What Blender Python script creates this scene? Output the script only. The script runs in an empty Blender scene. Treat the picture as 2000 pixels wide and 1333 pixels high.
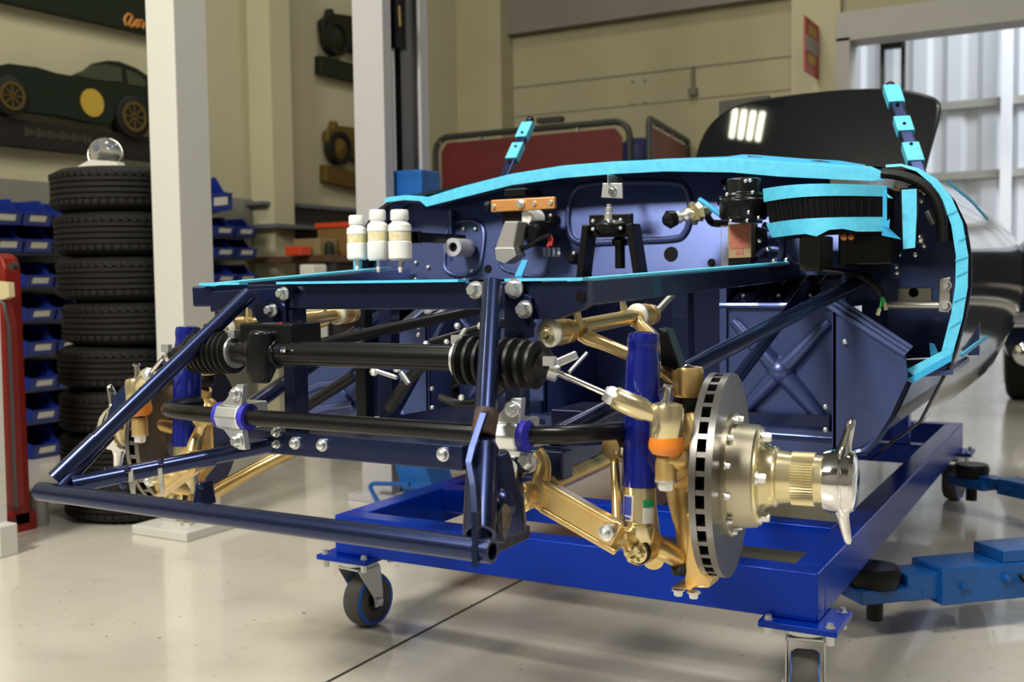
import bpy, math, random
from math import pi, sin, cos, radians
from mathutils import Vector as V, Matrix
random.seed(4)
sc = bpy.context.scene
COL = sc.collection

# ------------------------------------------------------------------ camera
FPX, PIT, ROLL, YAW = 2071.08, radians(3.3385), radians(-.79017), radians(29.3897)
CAM = V((.985, 0, .8))
FW = V((-sin(YAW)*cos(PIT), cos(YAW)*cos(PIT), -sin(PIT)))
_rt = V((cos(YAW), sin(YAW), 0)); _up = _rt.cross(FW)
RT = _rt*cos(ROLL) + _up*sin(ROLL); UP = _up*cos(ROLL) - _rt*sin(ROLL)
cd = bpy.data.cameras.new('camera'); cam = bpy.data.objects.new('camera', cd); COL.objects.link(cam)
cam.matrix_world = Matrix(((RT.x, UP.x, -FW.x, CAM.x), (RT.y, UP.y, -FW.y, CAM.y), (RT.z, UP.z, -FW.z, CAM.z), (0, 0, 0, 1)))
cd.sensor_width = 36; cd.lens = 36*FPX/2000; cd.clip_start = .05; cd.clip_end = 60
cd.dof.use_dof = True; cd.dof.focus_distance = 1.7; cd.dof.aperture_fstop = 5.6
sc.camera = cam
# ------------------------------------------------------------------ world, light, exposure
sc.view_settings.view_transform = 'Standard'; sc.view_settings.look = 'None'
sc.view_settings.gamma = 1; sc.view_settings.exposure = 0.06; sc.view_settings.use_curve_mapping = False
w = bpy.data.worlds.new('world'); sc.world = w; w.use_nodes = True
w.node_tree.nodes['Background'].inputs[0].default_value = (.75, .85, 1, 1)
w.node_tree.nodes['Background'].inputs[1].default_value = .6
def area(name, loc, size, power, col=(1, .97, .9), target=None):
    l = bpy.data.lights.new(name, 'AREA'); l.shape = 'RECTANGLE'; l.size, l.size_y = size; l.energy = power; l.color = col
    o = bpy.data.objects.new(name, l); COL.objects.link(o); o.location = loc
    d = V(target)-V(loc) if target else V((0, 0, -1))
    o.rotation_euler = d.to_track_quat('-Z', 'Y').to_euler(); return o
# square four-tube ceiling lamps of the workshop, and the daylight of the next hall
WARM = (1, .965, .88)
area('ceiling_lamp', (-1.0, -1.9, 4.1), (1.1, 1.1), 300, WARM, (.1, 1.7, .6))
area('ceiling_lamp', (1.9, .9, 4.4), (1.2, .5), 92, WARM)
area('ceiling_lamp', (-1.7, 2.6, 4.4), (.6, .6), 44, WARM)
area('ceiling_lamp', (.6, 3.6, 4.4), (.6, .6), 26, WARM)
area('ceiling_lamp', (-1.4, 5.6, 4.4), (.6, .6), 22, WARM)
area('daylight', (1.2, 8.7, 4.3), (2.6, 1.2), 90, (.85, .92, 1), (.5, 10.6, 1.6))
area('daylight', (3.4, 9.0, 3.6), (2.0, 2.0), 240, (.85, .92, 1), (1.4, 6.0, 0))

def at(px, py, **k):
    """world point seen at photograph pixel (px,py) on the plane x=, y= or z="""
    d = FW + RT*((px-1000)/FPX) - UP*((py-666.5)/FPX)
    (a, v), = k.items()
    if a == 'd': return CAM + d*v
    i = 'xyz'.index(a); return CAM + d*((v-CAM[i])/d[i])

# ------------------------------------------------------------------ materials
MATS = {}; LOCAL = set()
def mat(name, col, rough=.5, metal=0, coat=0, noise=None, bump=None, spec=.5, trans=0, emit=None, sheen=None):
    m = bpy.data.materials.new(name); m.use_nodes = True; nt = m.node_tree; b = nt.nodes['Principled BSDF']
    b.inputs['Base Color'].default_value = (*col, 1); b.inputs['Roughness'].default_value = rough
    b.inputs['Metallic'].default_value = metal; b.inputs['Coat Weight'].default_value = coat
    b.inputs['Coat Roughness'].default_value = .04; b.inputs['Specular IOR Level'].default_value = spec
    b.inputs['Transmission Weight'].default_value = trans
    if emit:
        b.inputs['Emission Color'].default_value = (*emit[0], 1); b.inputs['Emission Strength'].default_value = emit[1]
    if noise or bump:
        tc = nt.nodes.new('ShaderNodeTexCoord'); n = nt.nodes.new('ShaderNodeTexNoise')
        nt.links.new(tc.outputs['Object'], n.inputs['Vector'])
        n.inputs['Scale'].default_value = (noise or bump)[0]; n.inputs['Detail'].default_value = 4
        if noise:
            r = nt.nodes.new('ShaderNodeValToRGB'); r.color_ramp.elements[0].position = .35; r.color_ramp.elements[1].position = .68
            r.color_ramp.elements[0].color = (*noise[1], 1); r.color_ramp.elements[1].color = (*col, 1)
            nt.links.new(n.outputs['Fac'], r.inputs['Fac']); nt.links.new(r.outputs['Color'], b.inputs['Base Color'])
        if bump:
            bp = nt.nodes.new('ShaderNodeBump'); bp.inputs['Strength'].default_value = bump[1]; bp.inputs['Distance'].default_value = .002
            nt.links.new(n.outputs['Fac'], bp.inputs['Height']); nt.links.new(bp.outputs['Normal'], b.inputs['Normal'])
    MATS[name] = m; return m
NAVY = mat('navy_paint', (.030, .043, .118), .27, .85, .2)
NAVYD = mat('navy_tub_paint', (.064, .092, .245), .34, .58, .25)
BODY = mat('black_body_paint', (.006, .008, .014), .10, 0, .5)
BLACK = mat('black_satin', (.005, .005, .006), .28, 0, .08, spec=.3)
RUBBER = mat('black_rubber', (.006, .006, .006), .40, 0, 0, None, (90, .15), spec=.32)
GOLD = mat('gold_passivated', (.85, .64, .30), .27, .8, .15, (18, (.74, .52, .20)))
GOLDB = mat('gold_castings', (.80, .57, .24), .33, .72, .1, (25, (.66, .44, .16)))
IRID = mat('yellow_zinc', (.86, .74, .47), .22, .88, .1, (16, (.76, .68, .38)))
ZINC = mat('zinc_plate', (.78, .80, .82), .32, .9)
STEEL = mat('brushed_steel', (.56, .51, .39), .33, 1, 0, None, (300, .05))
DISC = mat('disc_steel', (.21, .20, .19), .34, 1)
CHROME = mat('chrome', (.9, .9, .92), .05, 1)
SHOCK = mat('shock_blue', (.004, .012, .20), .2, .2, .6)
BUSH = mat('blue_bush', (.03, .03, .45), .4)
AMBER = mat('amber_rubber', (.75, .22, .02), .35, 0, .3)
TROLLEY = mat('trolley_blue', (.0002, .036, .44), .26, .25, .12, spec=.2)
LIFT = mat('lift_blue', (.003, .10, .38), .4, 0, .1, (14, (.003, .075, .29)))
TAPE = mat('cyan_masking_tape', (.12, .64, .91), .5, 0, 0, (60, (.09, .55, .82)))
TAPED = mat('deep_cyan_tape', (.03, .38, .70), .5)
WHITE = mat('white_plastic', (.86, .86, .84), .35)
BLABEL = mat('cream_label', (.72, .60, .22), .5, 0, 0, (120, (.75, .72, .6)))
ORANGE = mat('copper_plate', (.80, .38, .13), .35, .6)
GREY = mat('grey_casting', (.33, .32, .30), .5, .3)
PLAST = mat('grey_plastic', (.46, .46, .50), .45)
WALL = mat('cream_wall', (.44, .41, .265), .75, 0, 0, (1.5, (.415, .385, .245)))
WALLB = mat('cream_block_wall', (.36, .33, .20), .8, 0, 0, (2.5, (.335, .30, .18)))
DADO = mat('grey_dado', (.20, .19, .155), .7)
BEAM = mat('grey_steel_beam', (.17, .155, .125), .6)
CREAMP = mat('cream_post_paint', (.58, .57, .52), .45, 0, .1)
LPOST = mat('grey_post_paint', (.42, .41, .42), .4, 0, .1)
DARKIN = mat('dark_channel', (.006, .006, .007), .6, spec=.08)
BIN = mat('blue_bin_plastic', (.006, .022, .20), .4)
CARD = mat('bin_card', (.60, .58, .50), .6)
RAIL = mat('grey_rail', (.10, .11, .12), .5)
TYRE = mat('tyre_rubber', (.006, .005, .0045), .7, 0, 0, None, (60, .2), spec=.3)
GLASS = mat('clear_glass', (.92, .94, .95), .04, 0, 0, trans=.9)
RED = mat('red_paint', (.23, .007, .004), .4, 0, .1, (4, (.19, .006, .004)))
REDSC = mat('red_screen', (.12, .009, .008), .5, 0, 0, (6, (.095, .007, .007)))
FRAMEB = mat('dark_frame', (.035, .035, .03), .5, .3)
MODELG = mat('dark_green_model', (.006, .012, .006), .45, spec=.3)
MODELW = mat('brown_model_board', (.012, .009, .006), .6, spec=.3)
YELLOW = mat('yellow_paint', (.42, .28, .03), .5)
BRASS = mat('brass_model', (.11, .07, .012), .45, .3)
MODELD = mat('dark_model', (.008, .008, .005), .5, spec=.3)
WOOD = mat('brown_wood', (.09, .045, .018), .6, 0, 0, (9, (.06, .03, .012)))
REDP = mat('red_plastic', (.50, .045, .012), .45)
GREEN = mat('green_print', (.02, .42, .16), .5)
PURPLE = mat('blue_print', (.10, .13, .62), .5)
REDL = mat('red_print', (.48, .07, .06), .5, 0, 0, (160, (.42, .2, .12)))
TAN = mat('tan_plate', (.40, .30, .17), .45, .3)
CORR = mat('white_sheet', (.70, .71, .76), .5)
JAMB = mat('grey_jamb', (.34, .33, .29), .6)
WPOST = mat('white_frame', (.85, .85, .9), .4)
ALU = mat('aluminium', (.55, .54, .50), .35, .8)
WIREG = mat('green_wire', (.02, .30, .08), .5)
WIRER = mat('red_wire', (.6, .05, .04), .5)
BLUECAP = mat('dark_blue_cover', (.012, .014, .08), .6)
HATCH = mat('black_lid', (.008, .009, .010), .025, 0, 0, spec=.4)
PINK = mat('poster_red', (.40, .06, .05), .6)
TREAD = mat('caster_tyre', (.10, .092, .085), .6)
CBLUE = mat('caster_blue', (.015, .13, .55), .4)

# ------------------------------------------------------------------ mesh builder
class MB:
    def __init__(s, sx=1, rot=None): s.v = []; s.f = []; s.sx = sx; s.rot = rot
    def add(s, vs, fs):
        o = len(s.v)
        if s.rot:
            cx, cy, a = s.rot; ca, sa = cos(a), sin(a)
            vs = [(cx+(p[0]-cx)*ca-(p[1]-cy)*sa, cy+(p[0]-cx)*sa+(p[1]-cy)*ca, p[2]) for p in vs]
        s.v += [V((p[0]*s.sx, p[1], p[2])) for p in vs]
        s.f += [tuple(i+o for i in (f if s.sx > 0 else reversed(f))) for f in fs]; return s
    def box(s, a, b):
        x0, x1 = sorted((a[0], b[0])); y0, y1 = sorted((a[1], b[1])); z0, z1 = sorted((a[2], b[2]))
        return s.add([(x, y, z) for z in (z0, z1) for y in (y0, y1) for x in (x0, x1)],
                     [(0, 2, 3, 1), (4, 5, 7, 6), (0, 1, 5, 4), (2, 6, 7, 3), (0, 4, 6, 2), (1, 3, 7, 5)])
    def obox(s, c, ax, ay, az):          # oriented box: centre and three half-axis vectors
        c, ax, ay, az = V(c), V(ax), V(ay), V(az)
        return s.add([c+ax*i+ay*j+az*k for k in (-1, 1) for j in (-1, 1) for i in (-1, 1)],
                     [(0, 2, 3, 1), (4, 5, 7, 6), (0, 1, 5, 4), (2, 6, 7, 3), (0, 4, 6, 2), (1, 3, 7, 5)])
    def bar(s, p, q, w, h, up=(0, 0, 1)):  # rectangular bar p->q
        p, q = V(p), V(q); d = q-p; side = d.cross(V(up)).normalized(); u = side.cross(d).normalized()
        return s.obox((p+q)/2, d/2, side*(w/2), u*(h/2))
    def lathe(s, o, ax, prof, n=24, caps=True):
        o, ax = V(o), V(ax).normalized(); a = ax.orthogonal().normalized(); b = ax.cross(a)
        vs = [o+ax*t+(a*cos(2*pi*i/n)+b*sin(2*pi*i/n))*max(r, 1e-5) for t, r in prof for i in range(n)]
        fs = [(k*n+i, k*n+(i+1) % n, (k+1)*n+(i+1) % n, (k+1)*n+i) for k in range(len(prof)-1) for i in range(n)]
        if caps:
            fs.append(tuple(range(n-1, -1, -1))); m = (len(prof)-1)*n; fs.append(tuple(range(m, m+n)))
        return s.add(vs, fs)
    def tube(s, p, q, r, r2=None, n=16):
        p, q = V(p), V(q); L = (q-p).length; return s.lathe(p, q-p, [(0, r), (L, r if r2 is None else r2)], n)
    def ring(s, o, ax, ro, ri, h, n=24):  # hollow ring
        return s.lathe(o, ax, [(0, ri), (0, ro), (h, ro), (h, ri), (0, ri)], n, False)
    def pipe(s, pts, r, n=12, closed=False, sub=1, flat=None):
        P = [V(p) for p in pts]
        if sub > 1:
            Q = []; N = len(P); rng = range(N if closed else N-1)
            for i in rng:
                p0 = P[i-1] if (i > 0 or closed) else P[0]; p1 = P[i]; p2 = P[(i+1) % N]; p3 = P[(i+2) % N] if (closed or i+2 < N) else P[-1]
                for k in range(sub):
                    t = k/sub; Q.append(.5*((2*p1)+(p2-p0)*t+(2*p0-5*p1+4*p2-p3)*t*t+(3*p1-p0-3*p2+p3)*t**3))
            if not closed: Q.append(P[-1])
            R = r if not isinstance(r, (list, tuple)) else [r[min(len(r)-1, i//sub)]*(1-(i % sub)/sub)+r[min(len(r)-1, i//sub+1)]*(i % sub)/sub for i in range(len(Q))]
            P, r = Q, R
        N = len(P); vs = []; a = None
        for i in range(N):
            d = (P[(i+1) % N]-P[i-1]) if (closed or 0 < i < N-1) else (P[1]-P[0] if i == 0 else P[-1]-P[-2])
            d.normalize()
            if flat is not None: a = d.cross(V(flat)).normalized()
            else: a = (d.orthogonal() if a is None else a-d*a.dot(d)).normalized()
            b = d.cross(a); rr = r[i] if isinstance(r, (list, tuple)) else r
            vs += [P[i]+(a*cos(2*pi*k/n)+b*sin(2*pi*k/n))*rr for k in range(n)]
        fs = [(i*n+k, i*n+(k+1) % n, ((i+1) % N)*n+(k+1) % n, ((i+1) % N)*n+k) for i in range(N if closed else N-1) for k in range(n)]
        if not closed: fs += [tuple(range(n-1, -1, -1)), tuple(range((N-1)*n, N*n))]
        return s.add(vs, fs)
    def prism(s, pts, t):                # polygon extruded by vector t
        P = [V(p) for p in pts]; t = V(t); n = len(P)
        nrm = sum(((P[i]-P[0]).cross(P[(i+1) % n]-P[0]) for i in range(1, n-1)), V())
        if nrm.dot(t) > 0: P.reverse()
        return s.add(P+[p+t for p in P], [tuple(range(n)), tuple(range(2*n-1, n-1, -1))] +
                     [(i, i+n, (i+1) % n+n, (i+1) % n) for i in range(n)])
    def strip(s, a, b, t):               # band between two polylines a, b with thickness vector t
        n = len(a); t = V(t); A = [V(p) for p in a]; B = [V(p) for p in b]
        vs = A+B+[p+t for p in A]+[p+t for p in B]; fs = []
        for i in range(n-1):
            fs += [(i, i+1, n+i+1, n+i), (2*n+i, 3*n+i, 3*n+i+1, 2*n+i+1), (i, 2*n+i, 2*n+i+1, i+1), (n+i, n+i+1, 3*n+i+1, 3*n+i)]
        fs += [(0, n, 3*n, 2*n), (n-1, 3*n-1, 4*n-1, 2*n-1)]
        return s.add(vs, fs)
    def ball(s, c, r, n=14, sc=(1, 1, 1)):
        c = V(c); m = n//2; vs = [c+V((0, 0, r*sc[2]))]; fs = []
        for j in range(1, m):
            th = pi*j/m
            vs += [c+V((r*sc[0]*sin(th)*cos(2*pi*i/n), r*sc[1]*sin(th)*sin(2*pi*i/n), r*sc[2]*cos(th))) for i in range(n)]
        vs.append(c-V((0, 0, r*sc[2]))); L = len(vs)-1
        for i in range(n):
            fs.append((0, 1+i, 1+(i+1) % n)); fs.append((L, 1+(m-2)*n+(i+1) % n, 1+(m-2)*n+i))
            for j in range(m-2): a = 1+j*n; fs.append((a+i, a+n+i, a+n+(i+1) % n, a+(i+1) % n))
        return s.add(vs, fs)
    def hexb(s, c, ax, r, h, washer=True):   # bolt head with a washer
        c, ax = V(c), V(ax).normalized()
        if washer: s.lathe(c, ax, [(0, r*1.35), (h*.25, r*1.35)], 18)
        s.lathe(c+ax*h*.2, ax, [(0, r), (h*.7, r), (h, r*.8)], 6); return s
    def build(s, name, m, parent=None, smooth=35, bevel=0):
        me = bpy.data.meshes.new(name); me.from_pydata([tuple(p) for p in s.v], [], s.f); me.validate()
        me.materials.append(m); o = bpy.data.objects.new(name, me); COL.objects.link(o)
        if smooth: me.shade_smooth(); me.set_sharp_from_angle(angle=radians(smooth))
        if bevel:
            b = o.modifiers.new('edge', 'BEVEL'); b.width = bevel; b.segments = 2; b.limit_method = 'ANGLE'; b.angle_limit = radians(40); b.harden_normals = True
        if parent:
            o.parent = parent
            if parent.type == 'EMPTY' and parent.name not in LOCAL: o.matrix_parent_inverse = Matrix.Translation(-parent.location)
        return o
def tag(o, label, cat, group=None):
    o['label'] = label; o['category'] = cat
    if group: o['group'] = group
    return o
def thing(name, label, cat, loc=(0, 0, 0), group=None, local=False):
    o = bpy.data.objects.new(name, None); COL.objects.link(o); o.location = loc; o.empty_display_size = .1
    if local: LOCAL.add(o.name)
    return tag(o, label, cat, group)
def struct(o): o['kind'] = 'structure'; return o
def dup(o, loc, rotz, label, scale=None):
    r = o.copy(); COL.objects.link(r); r.location = loc; r.rotation_euler = (0, 0, rotz); r['label'] = label
    if scale: r.scale = scale
    for ch in list(o.children):
        c = ch.copy(); COL.objects.link(c); c.parent = r
        for g in list(ch.children):
            d = g.copy(); COL.objects.link(d); d.parent = c
    return r
def ppx(pts, **k): return [at(*p, **k) for p in pts]

# ------------------------------------------------------------------ the room
XL, YB = -3.6, 7.5
fm = mat('floor_paint', (.60, .56, .48), .22, 0, .45)
nt = fm.node_tree; bs = nt.nodes['Principled BSDF']; tc = nt.nodes.new('ShaderNodeTexCoord')
def nz(scale, lo, hi, c0, c1, detail=5):
    n = nt.nodes.new('ShaderNodeTexNoise'); n.inputs['Scale'].default_value = scale; n.inputs['Detail'].default_value = detail
    nt.links.new(tc.outputs['Object'], n.inputs['Vector']); r = nt.nodes.new('ShaderNodeValToRGB')
    r.color_ramp.elements[0].position = lo; r.color_ramp.elements[1].position = hi
    r.color_ramp.elements[0].color = (*c0, 1); r.color_ramp.elements[1].color = (*c1, 1)
    nt.links.new(n.outputs['Fac'], r.inputs['Fac']); return r.outputs['Color']
def mul(a, b):
    m = nt.nodes.new('ShaderNodeMix'); m.data_type = 'RGBA'; m.blend_type = 'MULTIPLY'; m.inputs['Factor'].default_value = 1
    nt.links.new(a, m.inputs['A']); nt.links.new(b, m.inputs['B']); return m.outputs['Result']
c = mul(nz(1.3, .3, .7, (.555, .515, .435), (.62, .58, .50)), nz(5, .26, .42, (.90, .885, .86), (1, 1, 1)))
c = mul(c, nz(45, .24, .30, (.45, .4, .36), (1, 1, 1), 2))
nt.links.new(c, bs.inputs['Base Color'])
rr = nz(3, .3, .7, (.15, .15, .15), (.30, .30, .30)); nt.links.new(rr, bs.inputs['Roughness'])
struct(MB().box((-3.7, -3.2, -.1), (5.2, 12, 0)).build('floor', fm))
jx = .5*(at(640, 1333, z=0).x+at(1009, 1139, z=0).x)
struct(MB().box((jx-.0035, -1, 0), (jx+.0035, 7, .0012)).build('trim_1', mat('floor_joint', (.04, .035, .03), .8)))
struct(MB().box((-3.7, -3.2, 4.6), (5.2, 12, 4.7)).build('ceiling', mat('ceiling_sheet', (.10, .10, .095), .8)))
struct(MB().box((XL-.1, -3.2, 0), (XL, YB+.1, 4.6)).build('wall_left', WALL))
struct(MB().box((5.1, -3.2, 0), (5.2, 12, 4.6)).build('wall_right', mat('side_wall', (.2, .19, .16), .8)))
struct(MB().box((-3.7, -3.2, 0), (5.2, -3.1, 4.6)).build('wall_front', mat('front_wall', (.2, .19, .16), .8)))
JX = at(1645, 90, y=YB).x; HZ = at(1660, 78, y=YB).z
wb = MB().box((XL-.1, YB, 0), (JX, YB+.15, 4.6)).box((JX, YB, HZ), (5.1, YB+.15, 4.6))
struct(wb.build('wall_back', WALLB))
# grey dado on the left wall, steel columns, beam, wall joints
struct(MB().box((XL, -3, 0), (XL+.008, YB, 1.31)).build('baseboard_left', DADO))
cy0, cy1 = at(533, 300, x=-3.42).y, at(572, 300, x=-3.42).y
struct(MB().box((XL, cy0, 0), (-3.42, cy1, 4.6)).build('trim_2', WALL))
cx1 = at(980, 240, y=YB-.2).x
struct(MB().box((XL, YB-.2, 0), (cx1, YB, 4.6)).build('trim_3', WALLB))
zb0, zb1 = at(981, 69, y=YB-.1).z, at(1000, 5, y=YB-.1).z
struct(MB().box((cx1, YB-.1, zb0), (at(1550, 30, y=YB-.1).x, YB, zb0+.30)).build('trim_4', BEAM))
px0 = at(1550, 90, y=YB).x
struct(MB().box((px0, YB-.06, 0), (JX, YB, 4.6)).build('trim_5', WALL))
GRV = mat('wall_joint', (.16, .145, .10), .9)
zj = at(981, 175, y=YB).z; zj2 = at(1225, 207, y=YB).z
struct(MB().box((cx1, YB-.003, zj-.006), (px0, YB, zj+.006)).build('trim_6', GRV))
struct(MB().box((cx1, YB-.003, zj2-.004), (px0, YB, zj2+.004)).build('trim_7', GRV))
hk = MB()
for p in ((1235, 160), (1259, 158), (1234, 204), (1260, 201)): hk.lathe(at(*p, y=YB-.004), (0, 1, 0), [(0, .012), (.004, .012)], 10)
struct(hk.build('trim_8', GRV))
p0, p1 = at(1353, 130, y=YB-.02), at(1354, 178, y=YB-.02)
tag(MB().box((p0.x-.012, YB-.03, p1.z), (p0.x+.012, YB, p0.z)).box((p1.x-.03, YB-.05, p1.z-.03), (p1.x+.03, YB, p1.z+.02)).build('wall_hook', GRV), 'small dark hook hanging on the cream block wall above the black boot lid', 'hook')
# doorway into the next hall
jm = MB().box((JX-.02, YB-.09, 0), (at(1665, 90, y=YB).x, YB+.15, HZ)).box((JX-.02, YB-.09, HZ-.02), (5.1, YB+.15, HZ+.17))
struct(jm.build('door_1', JAMB))
YF = 10.7
struct(MB().box((-3.7, YF, 0), (5.2, YF+.1, 4.6)).build('wall_far', CORR))
rb = MB(); x = -2.2
while x < 4.2:
    rb.prism([(x, YF, 0), (x+.05, YF-.045, 0), (x+.17, YF-.045, 0), (x+.22, YF, 0)], (0, 0, 4.5)); x += .30
struct(rb.build('trim_9', CORR, None, 0))
for i, (ya) in enumerate((208, 345)):
    z = at(1850, ya, y=YF-.06).z
    struct(MB().box((-3, YF-.12, z-.035), (5, YF-.045, z+.035)).build('trim_%d' % (10+i), JAMB))
a = at(1955, 250, y=YF-.15).x; b = at(1977, 250, y=YF-.15).x
struct(MB().box((a, YF-.2, 0), (b, YF-.12, 4.5)).build('trim_12', WPOST))
# folded glazed door leaf standing open just behind the doorway
a0 = at(1725, 120, y=YB+.45).x; a1 = at(1766, 120, y=YB+.5).x
dl = thing('glazed_door', 'narrow glazed door leaf with dark edge standing open in the doorway', 'door', (a0, YB+.45, 0))
MB().box((a0-.012, YB+.40, 0), (a0+.012, YB+.46, HZ+.05)).box((a1-.012, YB+.45, 0), (a1+.012, YB+.5, HZ+.05)).box((a0, YB+.42, HZ-.0), (a1, YB+.48, HZ+.05)).box((a0, YB+.42, 0), (a1, YB+.48, .1)).build('door_frame', FRAMEB, dl)
MB().box((a0, YB+.45, .1), (a1, YB+.456, HZ)).build('pane', GLASS, dl)
# projecting sign on the pier
sx = at(1598, 60, y=YB-.06).x; s0 = at(1571, 30, x=sx); s1 = at(1571, 138, x=sx)
zt, zl, yo = s0.z, s1.z, s0.y
sg = thing('projecting_sign', 'red and yellow striped sign projecting edge on from the cream wall by the doorway', 'sign', (sx, YB-.06, zl))
MB().box((sx-.006, yo, zl), (sx+.006, YB-.06, zt)).build('sign_board', PINK, sg)
sy = MB(); hgt = zt-zl; L = YB-.06-yo
for f0, f1, z0, z1 in ((.25, .75, .72, .88), (.2, .7, .2, .36)): sy.box((sx+.006, yo+L*f0, zl+hgt*z0), (sx+.009, yo+L*f1, zl+hgt*z1))
sy.build('yellow_band', YELLOW, sg)
MB().box((sx+.006, yo+.02, zl+hgt*.4), (sx+.0085, YB-.1, zl+hgt*.68)).build('grey_band', GREY, sg)

# ------------------------------------------------------------------ white square post of a lift, with base plate
pt = thing('lift_post', 'cream square steel post on a base plate beside the tyre stack', 'lift post', (-1.63, 2.45, 0))
MB().box((-1.70, 2.42, .03), (-1.575, 2.56, 4.4)).build('column', CREAMP, pt, bevel=.004)
MB().box((-1.735, 2.325, 0), (-1.49, 2.66, .03)).build('base_plate', CREAMP, pt, bevel=.004)
MB().box((-1.62, 2.40, .03), (-1.56, 2.43, .06)).build('gusset', CREAMP, pt)
MB().box((-1.60, 2.395, .075), (-1.48, 2.415, .082)).build('anchor_strip', BLACK, pt)
# grey two-post lift column with carriage
YP = 3.10; xa = at(687, 0, y=YP).x; xb = at(752, 300, y=YP).x
pts = [at(687, 0, y=YP), at(712, 975, y=YP)]
gp = thing('lift_column', 'tall grey steel lift column with a chrome ram and blue carriage', 'lift column', (xa, YP, 0))
YQ = YP+.26; xr = at(838, 250, y=YQ).x
MB().prism([(xa, YP, 0), (xb, YP, 0), (xb, YP+.05, 0), (xb-.014, YP+.05, 0), (xb-.014, YP+.012, 0), (xa+.012, YP+.012, 0), (xa+.012, YQ-.012, 0), (xr-.014, YQ-.012, 0), (xr-.014, YQ-.05, 0), (xr, YQ-.05, 0), (xr, YQ, 0), (xa, YQ, 0)], (0, 0, 4.4)).build('channel', LPOST, gp)
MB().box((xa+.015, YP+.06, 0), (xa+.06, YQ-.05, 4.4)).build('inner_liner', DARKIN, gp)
rx = at(768, 200, y=YP+.1)
rm = MB().tube((rx.x, YP+.1, .9), (rx.x, YP+.1, at(768, 95, y=YP+.1).z), .0085).build('ram_rod', mat('polished_ram', (.7, .72, .76), .45, .6), gp)
MB().tube((rx.x+.01, YP+.12, at(768, 95, y=YP+.1).z), (rx.x+.01, YP+.12, 4.3), .035).build('ram_cylinder', BLACK, rm)
MB().tube(at(780, 12, y=YP+.07), at(782, 52, y=YP+.07), .006).build('brass_fitting', BRASS, gp)
ca = thing  # carriage follows
c0, c1 = at(764, 335, y=YP+.08), at(826, 335, y=YP+.08)
cb = MB().box((c0.x, YP+.07, .45), (c1.x, YP+.2, c0.z)).build('carriage', LIFT, gp, bevel=.008)
q = [at(762, 880, y=YP-.02), at(822, 880, y=YP-.02), at(848, 965, y=YP-.02), at(795, 990, y=YP-.02)]
MB().prism(q, (0, .14, 0)).build('arm_bracket', LIFT, gp, bevel=.004)
h = ppx([(742, 990), (724, 955), (726, 948), (735, 945), (800, 947)], y=YP-.06)
MB().pipe(h, .008, sub=3).build('release_handle', LIFT, gp)
MB().box((xa-.03, YP-.05, 0), (xr+.02, YQ+.05, .025)).build('base_plate', LPOST, gp, bevel=.003)
# ------------------------------------------------------------------ lift arms at the right
def lift_arm(label, pad, end, wid, hgt, st, name='lift_outrigger'):
    """pad: centre of the rubber pad on the arm; end: far end outside the frame"""
    t = thing(name, label, 'lift arm', pad)
    P, E = V(pad), V(end); d = (E-P); d.z = 0; d.normalize(); zc = pad[2]
    P2, E2 = V((P.x, P.y, zc)), V((E.x, E.y, zc)); L = (E2-P2).length
    MB().lathe((P.x, P.y, zc+.004), (0, 0, 1), [(0, .052), (.03, .056), (.042, .05)], 24).build('rubber_pad', RUBBER, t)
    MB().bar(P2-d*.06-V((0, 0, .012)), P2+d*.09-V((0, 0, .012)), .09, .03).build('pad_plate', LIFT, t, bevel=.004)
    MB().lathe((P.x-.0, P.y, zc-.075), (0, 0, 1), [(0, .018), (.05, .018)], 14).build('pad_screw', RUBBER, t)
    a, b = P2+d*.055, P2+d*st
    MB().bar(a, b+d*.1, wid*.72, hgt*.72).build('inner_arm', LIFT, t, bevel=.004)
    o = MB().bar(b, E2, wid, hgt).build('outer_arm', LIFT, t, bevel=.005)
    MB().bar(P2+d*(st+.16)+V((0, 0, hgt*.5+.013)), E2+V((0, 0, hgt*.5+.013)), wid*.9, .026).build('top_plate', LIFT, o, bevel=.003)
    n = V((d.y, -d.x, 0))
    MB().hexb(P2+d*(st+0.05)+n*(wid/2), n, .007, .008).hexb(P2+d*(st+0.16)+n*(wid/2)+V((0, 0, .01)), n, .009, .01).build('arm_bolt', LIFT, o)
    MB().pipe([P2+d*(st+0.20)+n*(wid/2)+V((0, 0, .012)), P2+d*(st+0.20)+n*(wid/2+.025)+V((0, 0, -.005)), P2+d*(st+0.34)+n*(wid/2+.025)+V((0, 0, -.03))], .006).build('locking_hose', BLACK, o)
    return t
lift_arm('wide blue lift outrigger lying low in front of the trolley side', (.545, 2.40, .112), (1.1, 2.927, .112), .115, .082, .13)
lift_arm('thinner blue lift outrigger reaching to the far corner of the trolley', (.60, 3.76, .125), (1.1, 3.37, .125), .085, .05, .14)

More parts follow.
